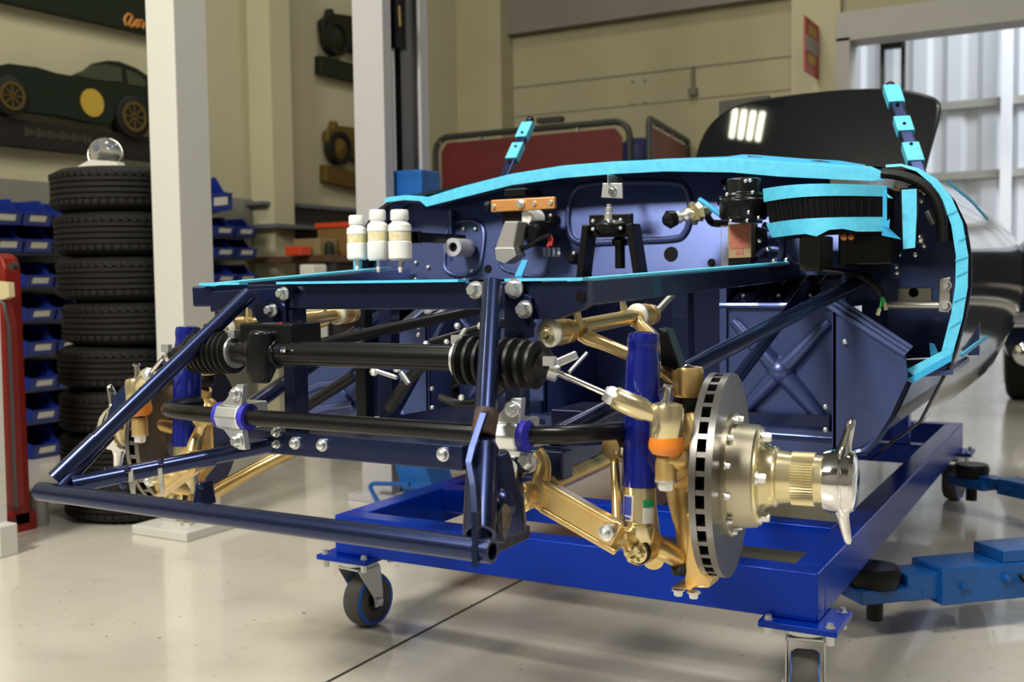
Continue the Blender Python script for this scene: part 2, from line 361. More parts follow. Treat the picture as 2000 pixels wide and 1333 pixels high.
# ------------------------------------------------------------------ stack of tyres
tc = at(262, 640, d=3.72); TR = .245; TH = .1487
ty = thing('tyre', 'lowest black tyre of the stack, resting on the floor', 'tyre', (tc.x, tc.y, 0), 'black tyres stacked by the cream post', True)
prof = [(.012, .155), (.004, .175), (0, .19), (.004, TR-.03), (.016, TR-.008), (.028, TR)]
for k in range(5):
    z = .034+k*.019
    prof += [(z, TR), (z+.002, TR-.006), (z+.005, TR-.006), (z+.007, TR)]
prof += [(TH-.028, TR), (TH-.016, TR-.008), (TH-.004, TR-.03), (TH, .19), (TH-.004, .175), (TH-.012, .155), (TH*.5, .165), (.012, .155)]
sp = MB().lathe((0, 0, 0), (0, 0, 1), prof, 56, False)
for k in range(56):
    a = 2*pi*k/56
    for zz in (.022, TH-.036): sp.obox((cos(a)*(TR-.0005), sin(a)*(TR-.0005), zz+.007), V((cos(a), sin(a), 0))*.003, V((-sin(a), cos(a), 0))*.0085, V((0, 0, .008)))
sp.build('tread_carcass', TYRE, ty)
ordn = ['second', 'third', 'fourth', 'fifth', 'sixth', 'seventh']
for k in range(1, 8):
    nm = 'topmost black tyre of the stack, under the clear lamp glass' if k == 7 else '%s black tyre up from the floor in the stack' % ordn[k-1]
    dup(ty, (tc.x+random.uniform(-.012, .012), tc.y+random.uniform(-.01, .01), k*(TH+.0005)), k*.9, nm)
# clear headlamp cover on the stack
ztop = 8*(TH+.0005)
hc = at(205, 300, d=3.66)
lc = thing('lamp_cover', 'clear glass headlamp cover lying on the topmost tyre', 'lamp cover', (hc.x, hc.y, ztop))
ax = V((.55, -.75, .25)).normalized()
MB().lathe(hc-ax*.01+V((0, 0, .0)), ax, [(0, .052), (.012, .056), (.03, .050), (.045, .036), (.054, .018), (.057, 0)], 28, False).build('glass_dome', GLASS, lc)
MB().ring(hc-ax*.018, ax, .058, .048, .016, 28).build('rim', ALU, lc)
b0 = V((hc.x-.03, hc.y, ztop))
MB().prism([at(150, 326, d=3.62), at(176, 312, d=3.62), at(228, 316, d=3.62), at(232, 328, d=3.62)], (0, .03, 0)).build('card', CARD, lc)

# ------------------------------------------------------------------ storage bins on the left wall
XB = -3.30
def bin_proto(w, h, d, label):
    """a stacking bin open towards +x; origin at back bottom centre"""
    t = thing('storage_bin', label, 'storage bin', (0, 0, -5), 'blue parts bins on the wall rack', True)
    th = .004; m = MB()
    sidep = [(0, 0), (d, 0), (d+.02, h*.45), (d*.82, h*.55), (d*.62, h), (0, h)]
    for yy in (-w/2, w/2-th): m.prism([(x, yy, z) for x, z in sidep], (0, th, 0))
    m.box((0, -w/2, 0), (d, w/2, th)).box((0, -w/2, 0), (th, w/2, h))
    m.prism([(d, -w/2, 0), (d+.02, -w/2, h*.45), (d+.015, -w/2, h*.45), (d-.005, -w/2, 0)], (0, w, 0))
    m.prism([(d+.02, -w/2, h*.45), (d+.027, -w/2, h*.47), (d+.027, -w/2, h*.43)], (0, w, 0))
    b = m.build('shell', BIN, t, 30)
    MB().prism([(d+.008, -w*.28, h*.15), (d+.019, -w*.28, h*.37), (d+.0215, -w*.28, h*.37), (d+.0105, -w*.28, h*.15)], (0, w*.56, 0)).build('card_label', CARD, b, 0)
    return t
# rails and bins, by the rows and columns of the photograph, measured on the plane of the bin fronts
rowsL = [(427, .135, 'top row', 1), (479, .135, 'second row', 1), (545, .16, 'third row', 1), (610, .165, 'fourth row', 1), (677, .165, 'fifth row', 1), (746, .165, 'sixth row', 0), (810, .165, 'seventh row', 0), (879, .165, 'lowest row', 1)]
ycols = [at(17, 450, x=XB).y, at(77, 450, x=XB).y, at(134, 450, x=XB).y]
pit = ycols[1]-ycols[0]; first = None
cn = ['by the red stand', 'second from the stand', 'beside the tyres', 'behind the tyres']
shelfz = []
for (yy, h, rn, lab) in rowsL:
    z = at(77, yy, x=XB).z-h*.24
    if yy > 470: shelfz.append((z, rn))
    for ci in range(4):
        yc = ycols[0]+pit*ci
        if ci == 0 and yy > 500: continue
        if ci == 3 and yy > 440: continue
        hh = h*(.90 if yy < 500 else .74 if yy in (545, 610, 746) else .80)
        if first is None:
            first = bin_proto(pit*.94, .14, .22, 'x'); src = first
        lbl = 'blue parts bin in the %s of the big rack, %s' % (rn, cn[ci])
        if src is first and first.location.z < -4: o = first; o.location = (XB-.24, yc, z); o['label'] = lbl
        else: o = dup(first, (XB-.24, yc, z), 0, lbl)
        o.scale = (1, 1, hh/.14)
def rail(n, y0, y1, z, lbl):
    tag(MB().box((XL+.008, y0, z-.014), (XB-.06, y1, z-.002)).build('bin_shelf', RAIL), lbl, 'shelf', 'grey shelves under the bins')
yA, yB2 = ycols[0]-pit*.6, ycols[0]+pit*3.4
for i, (z, rn) in enumerate(shelfz[:-1]):
    rail(i, yA, yB2, z, 'thin grey shelf under the %s of the big bin rack' % rn)
tag(MB().box((XL+.008, yA, shelfz[-1][0]-.06), (XB-.06, yB2, shelfz[-1][0]-.002)).box((XL+.008, yA, 0), (XL+.06, yB2, shelfz[-1][0]-.06)).build('rack_plinth', DARKIN), 'dark plinth carrying the lowest row of blue bins', 'plinth')
yR = [at(441, 450, x=XB).y, at(483, 450, x=XB).y]; pR = yR[1]-yR[0]
for ri, (yy, rn) in enumerate(((450, 'top row'), (491.5, 'second row'), (543, 'third row'), (596, 'lowest row'))):
    z = at(460, yy, x=XB).z-.032
    for ci in range(2):
        o = dup(first, (XB-.24, yR[ci], z), 0, 'blue parts bin in the %s between posts, %s' % (rn, ('beside the cream post', 'beside the wall column')[ci]))
        o.scale = (1, pR/pit, .108/.14)
o = dup(first, (XB-.22, at(434, 400, x=XB).y, at(434, 419, x=XB).z), 0, 'tall blue bin tipped up on the top row beside the cream post')
o.rotation_euler = (.12, -.1, 0); o.scale = (.95, 1.25, 1.4)
for yy, rn in ((450, 'top row'), (491.5, 'second row'), (543, 'third row'), (596, 'lowest row')):
    rail(0, yR[0]-pR*.6, yR[1]+pR*.55, at(460, yy, x=XB).z-.032, 'short grey shelf under the %s of bins between posts' % rn)

# ------------------------------------------------------------------ model cars on the left wall
XW = XL+.03
def wl(pts): return [at(*p, x=XW) for p in pts]
mc = thing('model_car', 'dark green sports car wall model with a yellow roundel on a brown board', 'wall model', at(150, 260, x=XL))
body = [(-60, 190), (-50, 140), (5, 126), (60, 133), (100, 145), (130, 150), (160, 138), (178, 124), (200, 120), (222, 122), (255, 135), (285, 155), (310, 170), (330, 190), (335, 240), (300, 255), (280, 240), (262, 205), (245, 192), (228, 200), (215, 225), (205, 245), (160, 240), (100, 228), (35, 220), (34, 190), (20, 165), (0, 158), (-30, 170)]
MB().prism(wl(body), (.05, 0, 0)).build('car_body', MODELG, mc, 0, .006)
win = [(150, 148), (178, 130), (200, 126), (235, 132), (238, 160), (200, 158)]
win2 = [(245, 136), (262, 142), (285, 160), (283, 170), (250, 165)]
XW2 = XL+.085
MB().prism([at(*p, x=XW2-.006) for p in win], (.006, 0, 0)).prism([at(*p, x=XW2-.006) for p in win2], (.006, 0, 0)).build('window_panel', mat('green_panel', (.035, .042, .02), .5), mc, 0)
for px, py, r in ((7, 190, 38), (246, 230, 40)):
    c = at(px, py, x=XL+.03); r = r*(c-CAM).dot(FW)/FPX
    wh = MB().lathe(c, (1, 0, 0), [(0, r), (.06, r), (.065, r*.9)], 32).build('wheel', MODELD, mc)
    rm = MB().ring(c+V((.064, 0, 0)), (1, 0, 0), r*.72, r*.58, .006, 32)
    for k in range(8): rm.bar(c+V((.066, 0, 0)), c+V((.066, cos(k*pi/4)*r*.62, sin(k*pi/4)*r*.62)), r*.07, .004, (1, 0, 0))
    rm.build('wheel_rim', BRASS, wh)
c = at(180, 201, x=XL+.082); r = 27*(c-CAM).dot(FW)/FPX
MB().lathe(c, (1, 0, 0), [(0, r), (.004, r)], 36).build('roundel', YELLOW, mc)
bd = MB().prism([at(*p, x=XL) for p in ((-60, 224), (300, 272), (300, 318), (-60, 280))], (.06, 0, 0)).build('board', MODELW, mc, 0, .004)
lt = MB()
for k in range(17):
    px = 52+k*7.6; py = 243+px*.125
    lt.obox(at(px, py+8, x=XL+.061), (.002, 0, 0), (0, .008, 0), (0, 0, .022-.006*(k % 3)))
lt.build('faded_lettering', mat('dim_gilt', (.035, .03, .018), .6), bd)
mc2 = thing('model_board', 'dark green board with yellow script hanging above the green model car', 'wall model', at(150, 20, x=XL))
b2 = MB().prism([at(*p, x=XL) for p in ((-60, -70), (300, 0), (300, 74), (-60, -6))], (.06, 0, 0)).build('board', MODELG, mc2, 0, .004)
# yellow script, traced as a running stroke
sc1 = ppx([(247, 50), (243, 38), (250, 28), (258, 33), (252, 46), (258, 52), (264, 42), (270, 40), (272, 50), (266, 52), (266, 44), (274, 40), (280, 44), (279, 56)], x=XL+.063)
MB().pipe(sc1, .008, 6, sub=3).build('script', mat('orange_script', (.42, .17, .02), .5), b2)
for nm, lbl, pt, dz, m1, m2, ys in (
    ('vintage_model', 'dark vintage car wall model, upper of the pair by the grey lift column', (612, 18), 0, MODELD, MODELG, 0),
    ('vintage_model', 'gilded vintage car wall model, lower of the pair by the grey lift column', (622, 238), 0, BRASS, BRASS, 1)):
    ox, oy = (0, 0) if not ys else (10, 219)
    sc_ = 1 if not ys else .93
    def w2(pts, X): return [at(612+(p[0])*sc_+ox, 18+p[1]*sc_+oy, x=X) for p in pts]
    t = thing(nm, lbl, 'wall model', w2([(60, 100)], XL)[0])
    MB().prism(w2([(8, 22), (20, 14), (22, 0), (28, 2), (30, 10), (60, 14), (110, 26), (150, 40), (150, 110), (110, 98), (80, 92), (60, 78), (20, 70), (8, 40)], XL+.012), (.05, 0, 0)).build('car_body', m1, t, 0, .005)
    c = w2([(33, 58)], XL+.02)[0]; r = 34*sc_*(c-CAM).dot(FW)/FPX
    wh = MB().ring(c, (1, 0, 0), r, r*.75, .07, 32).lathe(c, (1, 0, 0), [(0, r*.76), (.05, r*.76)], 32).build('wheel', MODELD, t)
    rm = MB().lathe(c+V((.05, 0, 0)), (1, 0, 0), [(0, r*.72), (.006, r*.68), (.02, r*.2), (.024, r*.12)], 28).build('wheel_disc', m1 if ys else MODELG, wh)
    MB().prism(w2([(2, 92), (150, 130), (150, 162), (2, 128)], XL), (.06, 0, 0)).build('board', m2, t, 0, .004)

# ------------------------------------------------------------------ workbench against the left wall between column and lift
yb0 = at(578, 480, x=-3.2).y
yb1 = 6.0; wbz = at(600, 498, x=-3.0).z
wk = thing('workbench', 'dark wooden workbench with shelves against the wall behind the white bottles', 'workbench', (-3.3, yb0+.5, 0))
MB().box((XL+.01, yb0, wbz-.04), (-2.95, yb1, wbz)).build('bench_top', WOOD, wk, bevel=.004)
MB().box((XL+.01, yb0, .38), (-3.0, yb1, .41)).build('lower_shelf', WOOD, wk)
for yy in (yb0+.03, (yb0+yb1)/2, yb1-.06):
    MB().box((-3.02, yy, 0), (-2.96, yy+.05, wbz-.04)).build('leg', FRAMEB, wk)
zz = at(620, 445, x=-3.35).z
tag(MB().box((XL+.01, yb0, zz-.012), (-3.35, yb1, zz+.012)).box((XL+.01, yb0, zz+.13), (-3.45, yb1, zz+.15)).build('wall_shelf', RAIL), 'grey metal double shelf on the wall above the workbench', 'shelf')
def crate(pxy, s, m, name, label, cat):
    c = at(*pxy, x=-3.15); return tag(MB().box((c.x-s[0]/2, c.y-s[1]/2, wbz), (c.x+s[0]/2, c.y+s[1]/2, wbz+s[2])).build(name, m, None, 0, .006), label, cat)
crate((616, 480), (.2, .17, .10), mat('cardboard', (.20, .15, .06), .7), 'cardboard_box', 'long low cardboard box on the workbench', 'box')
crate((582, 478), (.12, .10, .055), REDP, 'red_tin', 'small red tin on the end of the workbench by the column', 'tin')
cc = at(694, 470, x=-3.1)
ob = thing('crate', 'brown crate with a bright orange rim on the workbench', 'crate', (cc.x, cc.y, wbz))
MB().box((cc.x-.12, cc.y-.22, wbz), (cc.x+.12, cc.y+.22, wbz+.17)).build('crate_body', mat('crate_brown', (.16, .085, .02), .6), ob, 0, .006)
MB().box((cc.x-.13, cc.y-.23, wbz+.17), (cc.x+.13, cc.y+.23, wbz+.20)).build('rim', REDP, ob, 0, .004)
tag(MB().tube((-3.03, yb0+.10, wbz), (-3.03, yb0+.10, wbz+.05), .03).ball((-3.03, yb0+.10, wbz+.055), .028).build('jar', MODELG), 'small dark green jar on the workbench', 'jar')
cs = at(612, 540, x=-2.9)
tag(MB().box((cs.x-.05, cs.y-.06, 0), (cs.x+.05, cs.y+.06, at(612, 517, x=-2.9).z)).build('canister', CARD, None, 0, .01), 'tall pale canister standing under the workbench edge', 'canister')

# ------------------------------------------------------------------ red stand and white post at the picture's edge
rs = thing('red_stand', 'tall red steel stand with rounded top in front of the blue bins', 'equipment stand', (-2.15, 2.25, 0))
XR = at(50, 740, y=2.22).x; zt = at(25, 495, y=2.22).z
xl = XR-.45
pr = [(XR, 2.22, .02), (XR, 2.22, zt-.05), (XR-.012, 2.22, zt-.018), (XR-.035, 2.22, zt-.004), (XR-.06, 2.22, zt), (xl, 2.22, zt), (xl, 2.22, .02)]
MB().prism(pr, (0, -.06, 0)).build('panel', RED, rs, 0, .006)
xi = at(22, 700, y=2.13).x
pr = [(xi, 2.125, .1), (xi, 2.125, at(22, 640, y=2.13).z), (xi-.02, 2.125, at(10, 592, y=2.13).z), (xi-.05, 2.125, at(0, 585, y=2.13).z), (xl, 2.125, at(0, 585, y=2.13).z), (xl, 2.125, .1)]
MB().prism(pr, (0, .035, 0)).build('cover', RED, rs, 0, .005)
MB().pipe([(p[0]+.004, 2.123, p[2]) for p in pr[:5]], .005, 8).build('edge_trim', RAIL, rs)
MB().prism([at(-25, 548, y=2.12), at(16, 552, y=2.12), at(18, 580, y=2.12), at(8, 585, y=2.12), at(-25, 588, y=2.12)], (0, .02, 0)).build('sticker', mat('pale_sticker', (.6, .52, .3), .4), rs)
MB().lathe(at(33, 520, y=2.16), (0, -1, 0), [(0, .012), (.02, .012)], 14).build('knob', FRAMEB, rs)
MB().box((XR-.06, 2.13, 0), (XR+.0, 2.24, .06)).build('foot', RED, rs)
wp = thing('white_post', 'white tapered post on a square white plinth beside the red stand', 'post', (-1.8, 1.95, 0))
x1 = at(13, 1000, y=2.0).x; xt = at(0, 600, y=2.0).x
MB().prism([(x1, 1.96, .05), (xt, 1.96, .85), (xt-.12, 1.96, .85), (x1-.14, 1.96, .05)], (0, .04, 0)).build('shaft', CREAMP, wp)
xp = at(36, 1060, y=2.0).x
MB().box((xp-.22, 1.94, 0), (xp, 2.0, at(30, 1035, y=1.94).z)).build('plinth', CREAMP, wp, 0, .004)
dr = at(75, 1030, z=0)
tag(MB().tube((dr.x-.02, dr.y+.02, .0), (dr.x-.02, dr.y+.02, .12), .03).build('grey_pot', GREY), 'small grey pot on the floor between red stand and tyre stack', 'pot')

# ------------------------------------------------------------------ red welding screens at the back
def screen(label, A, B, zt, rad=.10):
    A, B = V(A), V(B); d = (B-A).normalized(); L = (B-A).length
    t = thing('welding_screen', label, 'welding screen', (A.x, A.y, 0), 'red welding screens')
    def P(u, z): p = A+d*u; return V((p.x, p.y, z))
    r = rad; out = [P(0, .15), P(0, zt-r)] + [P(r-r*cos(a), zt-r+r*sin(a)) for a in (pi/6, pi/3, pi/2)] + [P(L-r, zt)] + [P(L-r+r*sin(a), zt-r+r*cos(a)) for a in (pi/6, pi/3, pi/2)] + [P(L, .15)]
    MB().pipe(out, .022, 10).build('tube_frame', FRAMEB, t)
    n = V((d.y, -d.x, 0))*.004
    i = .05; inn = [P(i, .25), P(i, zt-r), P(i+r*.5, zt-.04), P(L-i-r*.5, zt-.04), P(L-i, zt-r), P(L-i, .25)]
    MB().prism(inn, n).build('curtain', REDSC, t, 0)
    rr = MB()
    for u in (.03, .25, .5, .75, .97):
        for z in (zt-.03,): rr.ring(P(L*u, z), d, .02, .014, .012, 10)
    rr.build('hanging_ring', ALU, t)
    for u in (.06, L-.06):
        MB().bar(P(u, .16)-V((d.y, -d.x, 0))*.12, P(u, .16)+V((d.y, -d.x, 0))*.12, .04, .04).build('foot', FRAMEB, t)
        MB().box(P(u, 0)-V((.03, .03, 0)), P(u, .15)+V((.03, .03, 0))).build('leg', FRAMEB, t)
    return t
YS = 6.3
a, b = at(850, 268, y=YS), at(1230, 238, y=YS)
t = screen('wide dark red welding screen in a rounded tube frame behind the car', (a.x, YS, 0), (b.x, YS, 0), (a.z+b.z)/2)
ct = at(1075, 240, y=YS); MB().box((ct.x-.09, YS-.03, ct.z), (ct.x+.09, YS+.03, ct.z+.035)).build('clamp', FRAMEB, t)
a = at(1268, 232, y=6.2); dv = V((-sin(radians(8.7)), cos(radians(8.7)), 0))
screen('angled dark red welding screen between the wide screen and the black boot lid', (a.x, 6.2, 0), V((a.x, 6.2, 0))+dv*1.2, a.z, .03)
bd = at(1246, 305, y=7.1)
dm = thing('blue_drum', 'dark blue cover glimpsed in the gap between the red welding screens', 'drum', (bd.x, 7.1, 0))
MB().lathe((bd.x, 7.1, 0), (0, 0, 1), [(0, .14), (at(1246, 285, y=7.1).z, .14), (at(1246, 272, y=7.1).z, .08)], 24).build('drum_shell', BLUECAP, dm)

# ------------------------------------------------------------------ black car in the doorway
bc = at(1990, 786, z=0)
car2 = thing('parked_car', 'glossy black car with chrome trimmed wheel parked beyond the doorway', 'car', (bc.x+.1, bc.y, 0))
bx, by = at(1952, 600, y=7.0).x, 7.0
def sec(yo, xi, zs):  # half profile points facing the camera
    return [(bx+xi+dx, by+yo, z) for dx, z in zs]
zz = lambda py: at(1975, py, y=7.0).z
prof = [(.22, .22), (.02, .30), (-.02, .45), (.0, .62), (.05, zz(560)), (.02, zz(545)), (.03, zz(500)), (.12, zz(470)), (.25, zz(452)), (.6, zz(440)), (1.3, zz(436))]
ss = []
for yo, sx_, k in ((0, .03, .96), (.15, 0, 1), (1.2, -.02, 1.02), (2.6, 0, 1.03), (3.2, .05, .95)):
    ss.append([(bx+sx_+dx, by+yo, z*k if z > .4 else z) for dx, z in prof])
m = MB(); n = len(prof)
m.add([p for s_ in ss for p in s_], [(i*n+j, i*n+j+1, (i+1)*n+j+1, (i+1)*n+j) for i in range(len(ss)-1) for j in range(n-1)])
m.prism(ss[0]+[(bx+1.4, by, .22)], (0, .02, 0))
m.build('body_shell', BODY, car2, 50)
wc = at(1990, 690, y=7.05); wr = wc.z
wh = MB().lathe((bx+.02, by+.42, wr), (1, 0, 0), [(0, wr*.7), (.0, wr*.93), (.02, wr), (.17, wr), (.19, wr*.9)], 36).build('wheel_tyre', TYRE, car2)
MB().ring((bx+.005, by+.42, wr), (1, 0, 0), wr*.72, wr*.6, .03, 32).lathe((bx-.005, by+.42, wr), (1, 0, 0), [(0, wr*.1), (.03, wr*.2)], 20).build('chrome_rim', CHROME, wh)
MB().lathe((bx+.15, by-.015, wr), (0, -1, 0), [(0, .05), (.03, .07), (.05, .03)], 20).build('lamp', CHROME, car2)
MB().box((bx-.03, by-.06, zz(640)), (bx+1.2, by-.005, zz(610))).build('bumper', CHROME, car2, 30, .02)
MB().box((bx+.05, by-.012, zz(580)), (bx+.8, by-.0, zz(566))).build('trim_strip', CHROME, car2)

# ------------------------------------------------------------------ four-tube lamp on the ceiling (mirrored in the boot lid)
fc = V((-1.74, .40, 4.25)); fd = V((.344, .939, 0)); fn = V((.939, -.344, 0))
fx = thing('ceiling_lamp_fitting', 'square four-tube lamp fitting on the workshop ceiling', 'lamp', fc)
MB().obox(fc+V((0, 0, .175)), fd*.28, fn*.28, V((0, 0, .175))).build('housing', mat('lamp_housing', (.1, .1, .1), .6), fx)
TUBE = mat('lit_tube', (1, 1, 1), .5, emit=((1, .98, .74), 42))
for k in range(4):
    q = fc+fn*((k-1.5)*.076)+V((0, 0, -.012)); MB().tube(q-fd*.20, q+fd*.20, .024).build('lamp_tube', TUBE, fx)
# ------------------------------------------------------------------ blue trolley on castors
tx0, tx1, ty0, ty1, tz0, tz1 = -.545, .543, 1.88, 4.03, .18, .27
tl = thing('body_trolley', 'deep blue steel trolley on castors carrying the dark car body', 'trolley', (0, 1.9, 0))
bw = .055
MB().box((tx0, ty0, tz0), (tx1, ty0+bw, tz1)).build('front_beam', TROLLEY, tl, 30, .004)
MB().box((tx0+bw, 2.24, tz0+.03), (tx1-bw, 2.30, tz1)).build('cross_beam', TROLLEY, tl, 30, .003)
MB().box((tx0+bw, 3.45, tz0+.03), (tx1-bw, 3.50, tz1)).build('cross_beam', TROLLEY, tl, 30, .003)
MB().box((tx0, ty1-bw, tz0), (tx1, ty1, tz1)).build('rear_beam', TROLLEY, tl, 30, .003)
for x in (tx0, tx1-bw):
    MB().box((x, ty0+bw, tz0), (x+bw, ty1-bw, tz1)).build('side_beam', TROLLEY, tl, 30, .004)
for x in (-.44, .40):
    MB().box((x, 3.45, tz1), (x+.05, 3.50, .413)).build('support_post', TROLLEY, tl, 30, .003)
def castor(cx, cy, rot):
    """blue plate, swivel fork and wheel; rot turns the fork about the vertical"""
    R_ = .0625; zt = tz0
    d = V((cos(rot), sin(rot), 0)); n = V((-d.y, d.x, 0)); o = V((cx, cy, 0)); up = V((0, 0, 1))
    pl = MB().box((cx-.07, cy-.065, zt-.012), (cx+.07, cy+.065, zt)).build('castor_plate', TROLLEY, tl, 30, .002)
    for a in (-1, 1):
        for b in (-1, 1): MB().hexb((cx+.055*a, cy+.05*b, zt-.001), (0, 0, 1), .007, .008).lathe((cx+.055*a, cy+.05*b, zt-.030), (0, 0, 1), [(0, .008), (.03, .008)], 6).build('plate_bolt', ZINC, pl)
    fk = MB().box((cx-.055, cy-.05, zt-.017), (cx+.055, cy+.05, zt-.012)).lathe((cx, cy, zt-.032), up, [(0, .034), (.006, .045), (.015, .045)], 28)
    ax = o + d*.030 + up*R_
    for sgn in (-1, 1):
        q = n*(.031*sgn)
        P = [o-d*.036+up*(zt-.035), o+d*.036+up*(zt-.035), ax+d*.014+up*.018, ax+d*.012-up*.014, ax-d*.012-up*.014, ax-d*.016+up*.008]
        fk.prism([p+q for p in P], n*.004*sgn)
        fk.lathe(ax+q+n*.004*sgn, n*sgn, [(0, .009), (.006, .009)], 6)
    fk.prism([o-d*.036+n*.032+up*(zt-.036), o+d*.036+n*.032+up*(zt-.036), o+d*.036-n*.032+up*(zt-.036), o-d*.036-n*.032+up*(zt-.036)], up*.005)
    fk.build('castor_fork', ZINC, pl, 30, .0015)
    MB().lathe(ax-n*.0235, n, [(0, R_-.012), (.002, R_-.003), (.009, R_), (.038, R_), (.045, R_-.003), (.047, R_-.012)], 40).build('castor_tyre', TREAD, pl, 40)
    MB().ring(ax-n*.025, n, R_-.005, R_-.013, .050, 40).build('blue_band', CBLUE, pl, 40)
    MB().lathe(ax-n*.0245, n, [(0, .02), (.004, .046), (.045, .046), (.049, .02)], 32).build('castor_hub', BLACK, pl, 40)
castor(tx0+.035, ty0+.04, radians(84))
castor(tx1-.03, ty0+.035, radians(-77))
castor(tx1-.03, ty1-.06, radians(80))
castor(tx0+.04, ty1-.06, radians(60))
# ------------------------------------------------------------------ the dismantled sports car (one thing, many bolted parts)
car = thing('sports_car', 'dismantled dark blue sports car body with bare front frame, gold suspension and cyan masking tape', 'car', (0, 1.9, 0))
YH = 2.25                                    # plane of the bulkhead's front rim
# ---- bulkhead
rimR = [(1200, 322), (1430, 312), (1600, 320), (1720, 326), (1790, 334), (1835, 357), (1865, 392), (1888, 440), (1898, 500), (1898, 560), (1888, 620), (1872, 680), (1860, 712)]
rimL = [(1100, 330), (1000, 347), (905, 372), (830, 394), (765, 390), (735, 410), (705, 450), (692, 490), (688, 545)]
W_ = [at(*p, y=YH) for p in reversed(rimL)]+[at(*p, y=YH) for p in rimR]
low = [V((.63, YH, .585)), V((.552, YH, .43)), V((.45, YH, .40)), V((-.45, YH, .40)), V((-.56, YH, .43)), V((-.64, YH, .585)), V((-.73, YH, .62)), V((-.765, YH, .70))]
YF_ = 2.30
inner = lambda p, y, k=.985: V((p.x*k, y, .75+(p.z-.75)*k))
# firewall sheet with a raised flange, plus lower closing sheets
fw_pts = [inner(p, YF_) for p in W_ if p.x < .50]
fwp = fw_pts+[V((.50, YF_, .80)), V((-.74, YF_, .80))]
fwm = MB().prism(fwp, (0, .012, 0))
bh = fwm.build('bulkhead', NAVYD, car, 30)
def ring_px(pts, y, r, sub=4): return MB().pipe(ppx(pts, y=y), r, 10, True, sub)
# pressed beads of the firewall
ring_px([(1097, 400), (1103, 372), (1125, 358), (1200, 353), (1300, 354), (1326, 366), (1336, 392), (1338, 430), (1330, 455), (1310, 466), (1230, 470), (1140, 474), (1112, 466), (1099, 440)], YF_-.003, .0075).build('pressed_bead', NAVYD, bh)
ring_px([(862, 480), (864, 445), (878, 434), (905, 430), (925, 437), (935, 455), (936, 500), (930, 525), (905, 537), (880, 535), (865, 520)], YF_-.003, .006).build('pressed_bead', NAVYD, bh)
ring_px([(965, 480), (975, 500), (980, 525), (1040, 540), (1062, 535), (1066, 505), (1060, 480)], YF_-.001, .005).build('pressed_bead', NAVYD, bh)
# flange lip under the tape, running back from the rim
lip = MB(); A = W_[2:]; lip.strip([p+V((0, 0, 0)) for p in A], [V((p.x*.99, YF_+.02, p.z-.004)) for p in A], (0, 0, -.004)); lip.build('rim_flange', NAVYD, bh)
# holes and studs in the firewall
for p in ((894, 446), (917, 446), (808, 513), (779, 513), (833, 522), (920, 530), (1405, 364), (1398, 384), (810, 546), (765, 547), (906, 548)): MB().ball(at(*p, y=YF_-.004), .006, 10).build('stud', ZINC, bh)
for p, r in (((950, 525), 9), ((1306, 496), 15), ((1387, 513), 8), ((1400, 352), 5), ((1394, 396), 4), ((1128, 506), 10), ((846, 460), 4)): c = at(*p, y=YF_-.0035); MB().lathe(c, (0, 1, 0), [(0, r*.0011), (.004, r*.0011)], 16).build('open_hole', DARKIN, bh)
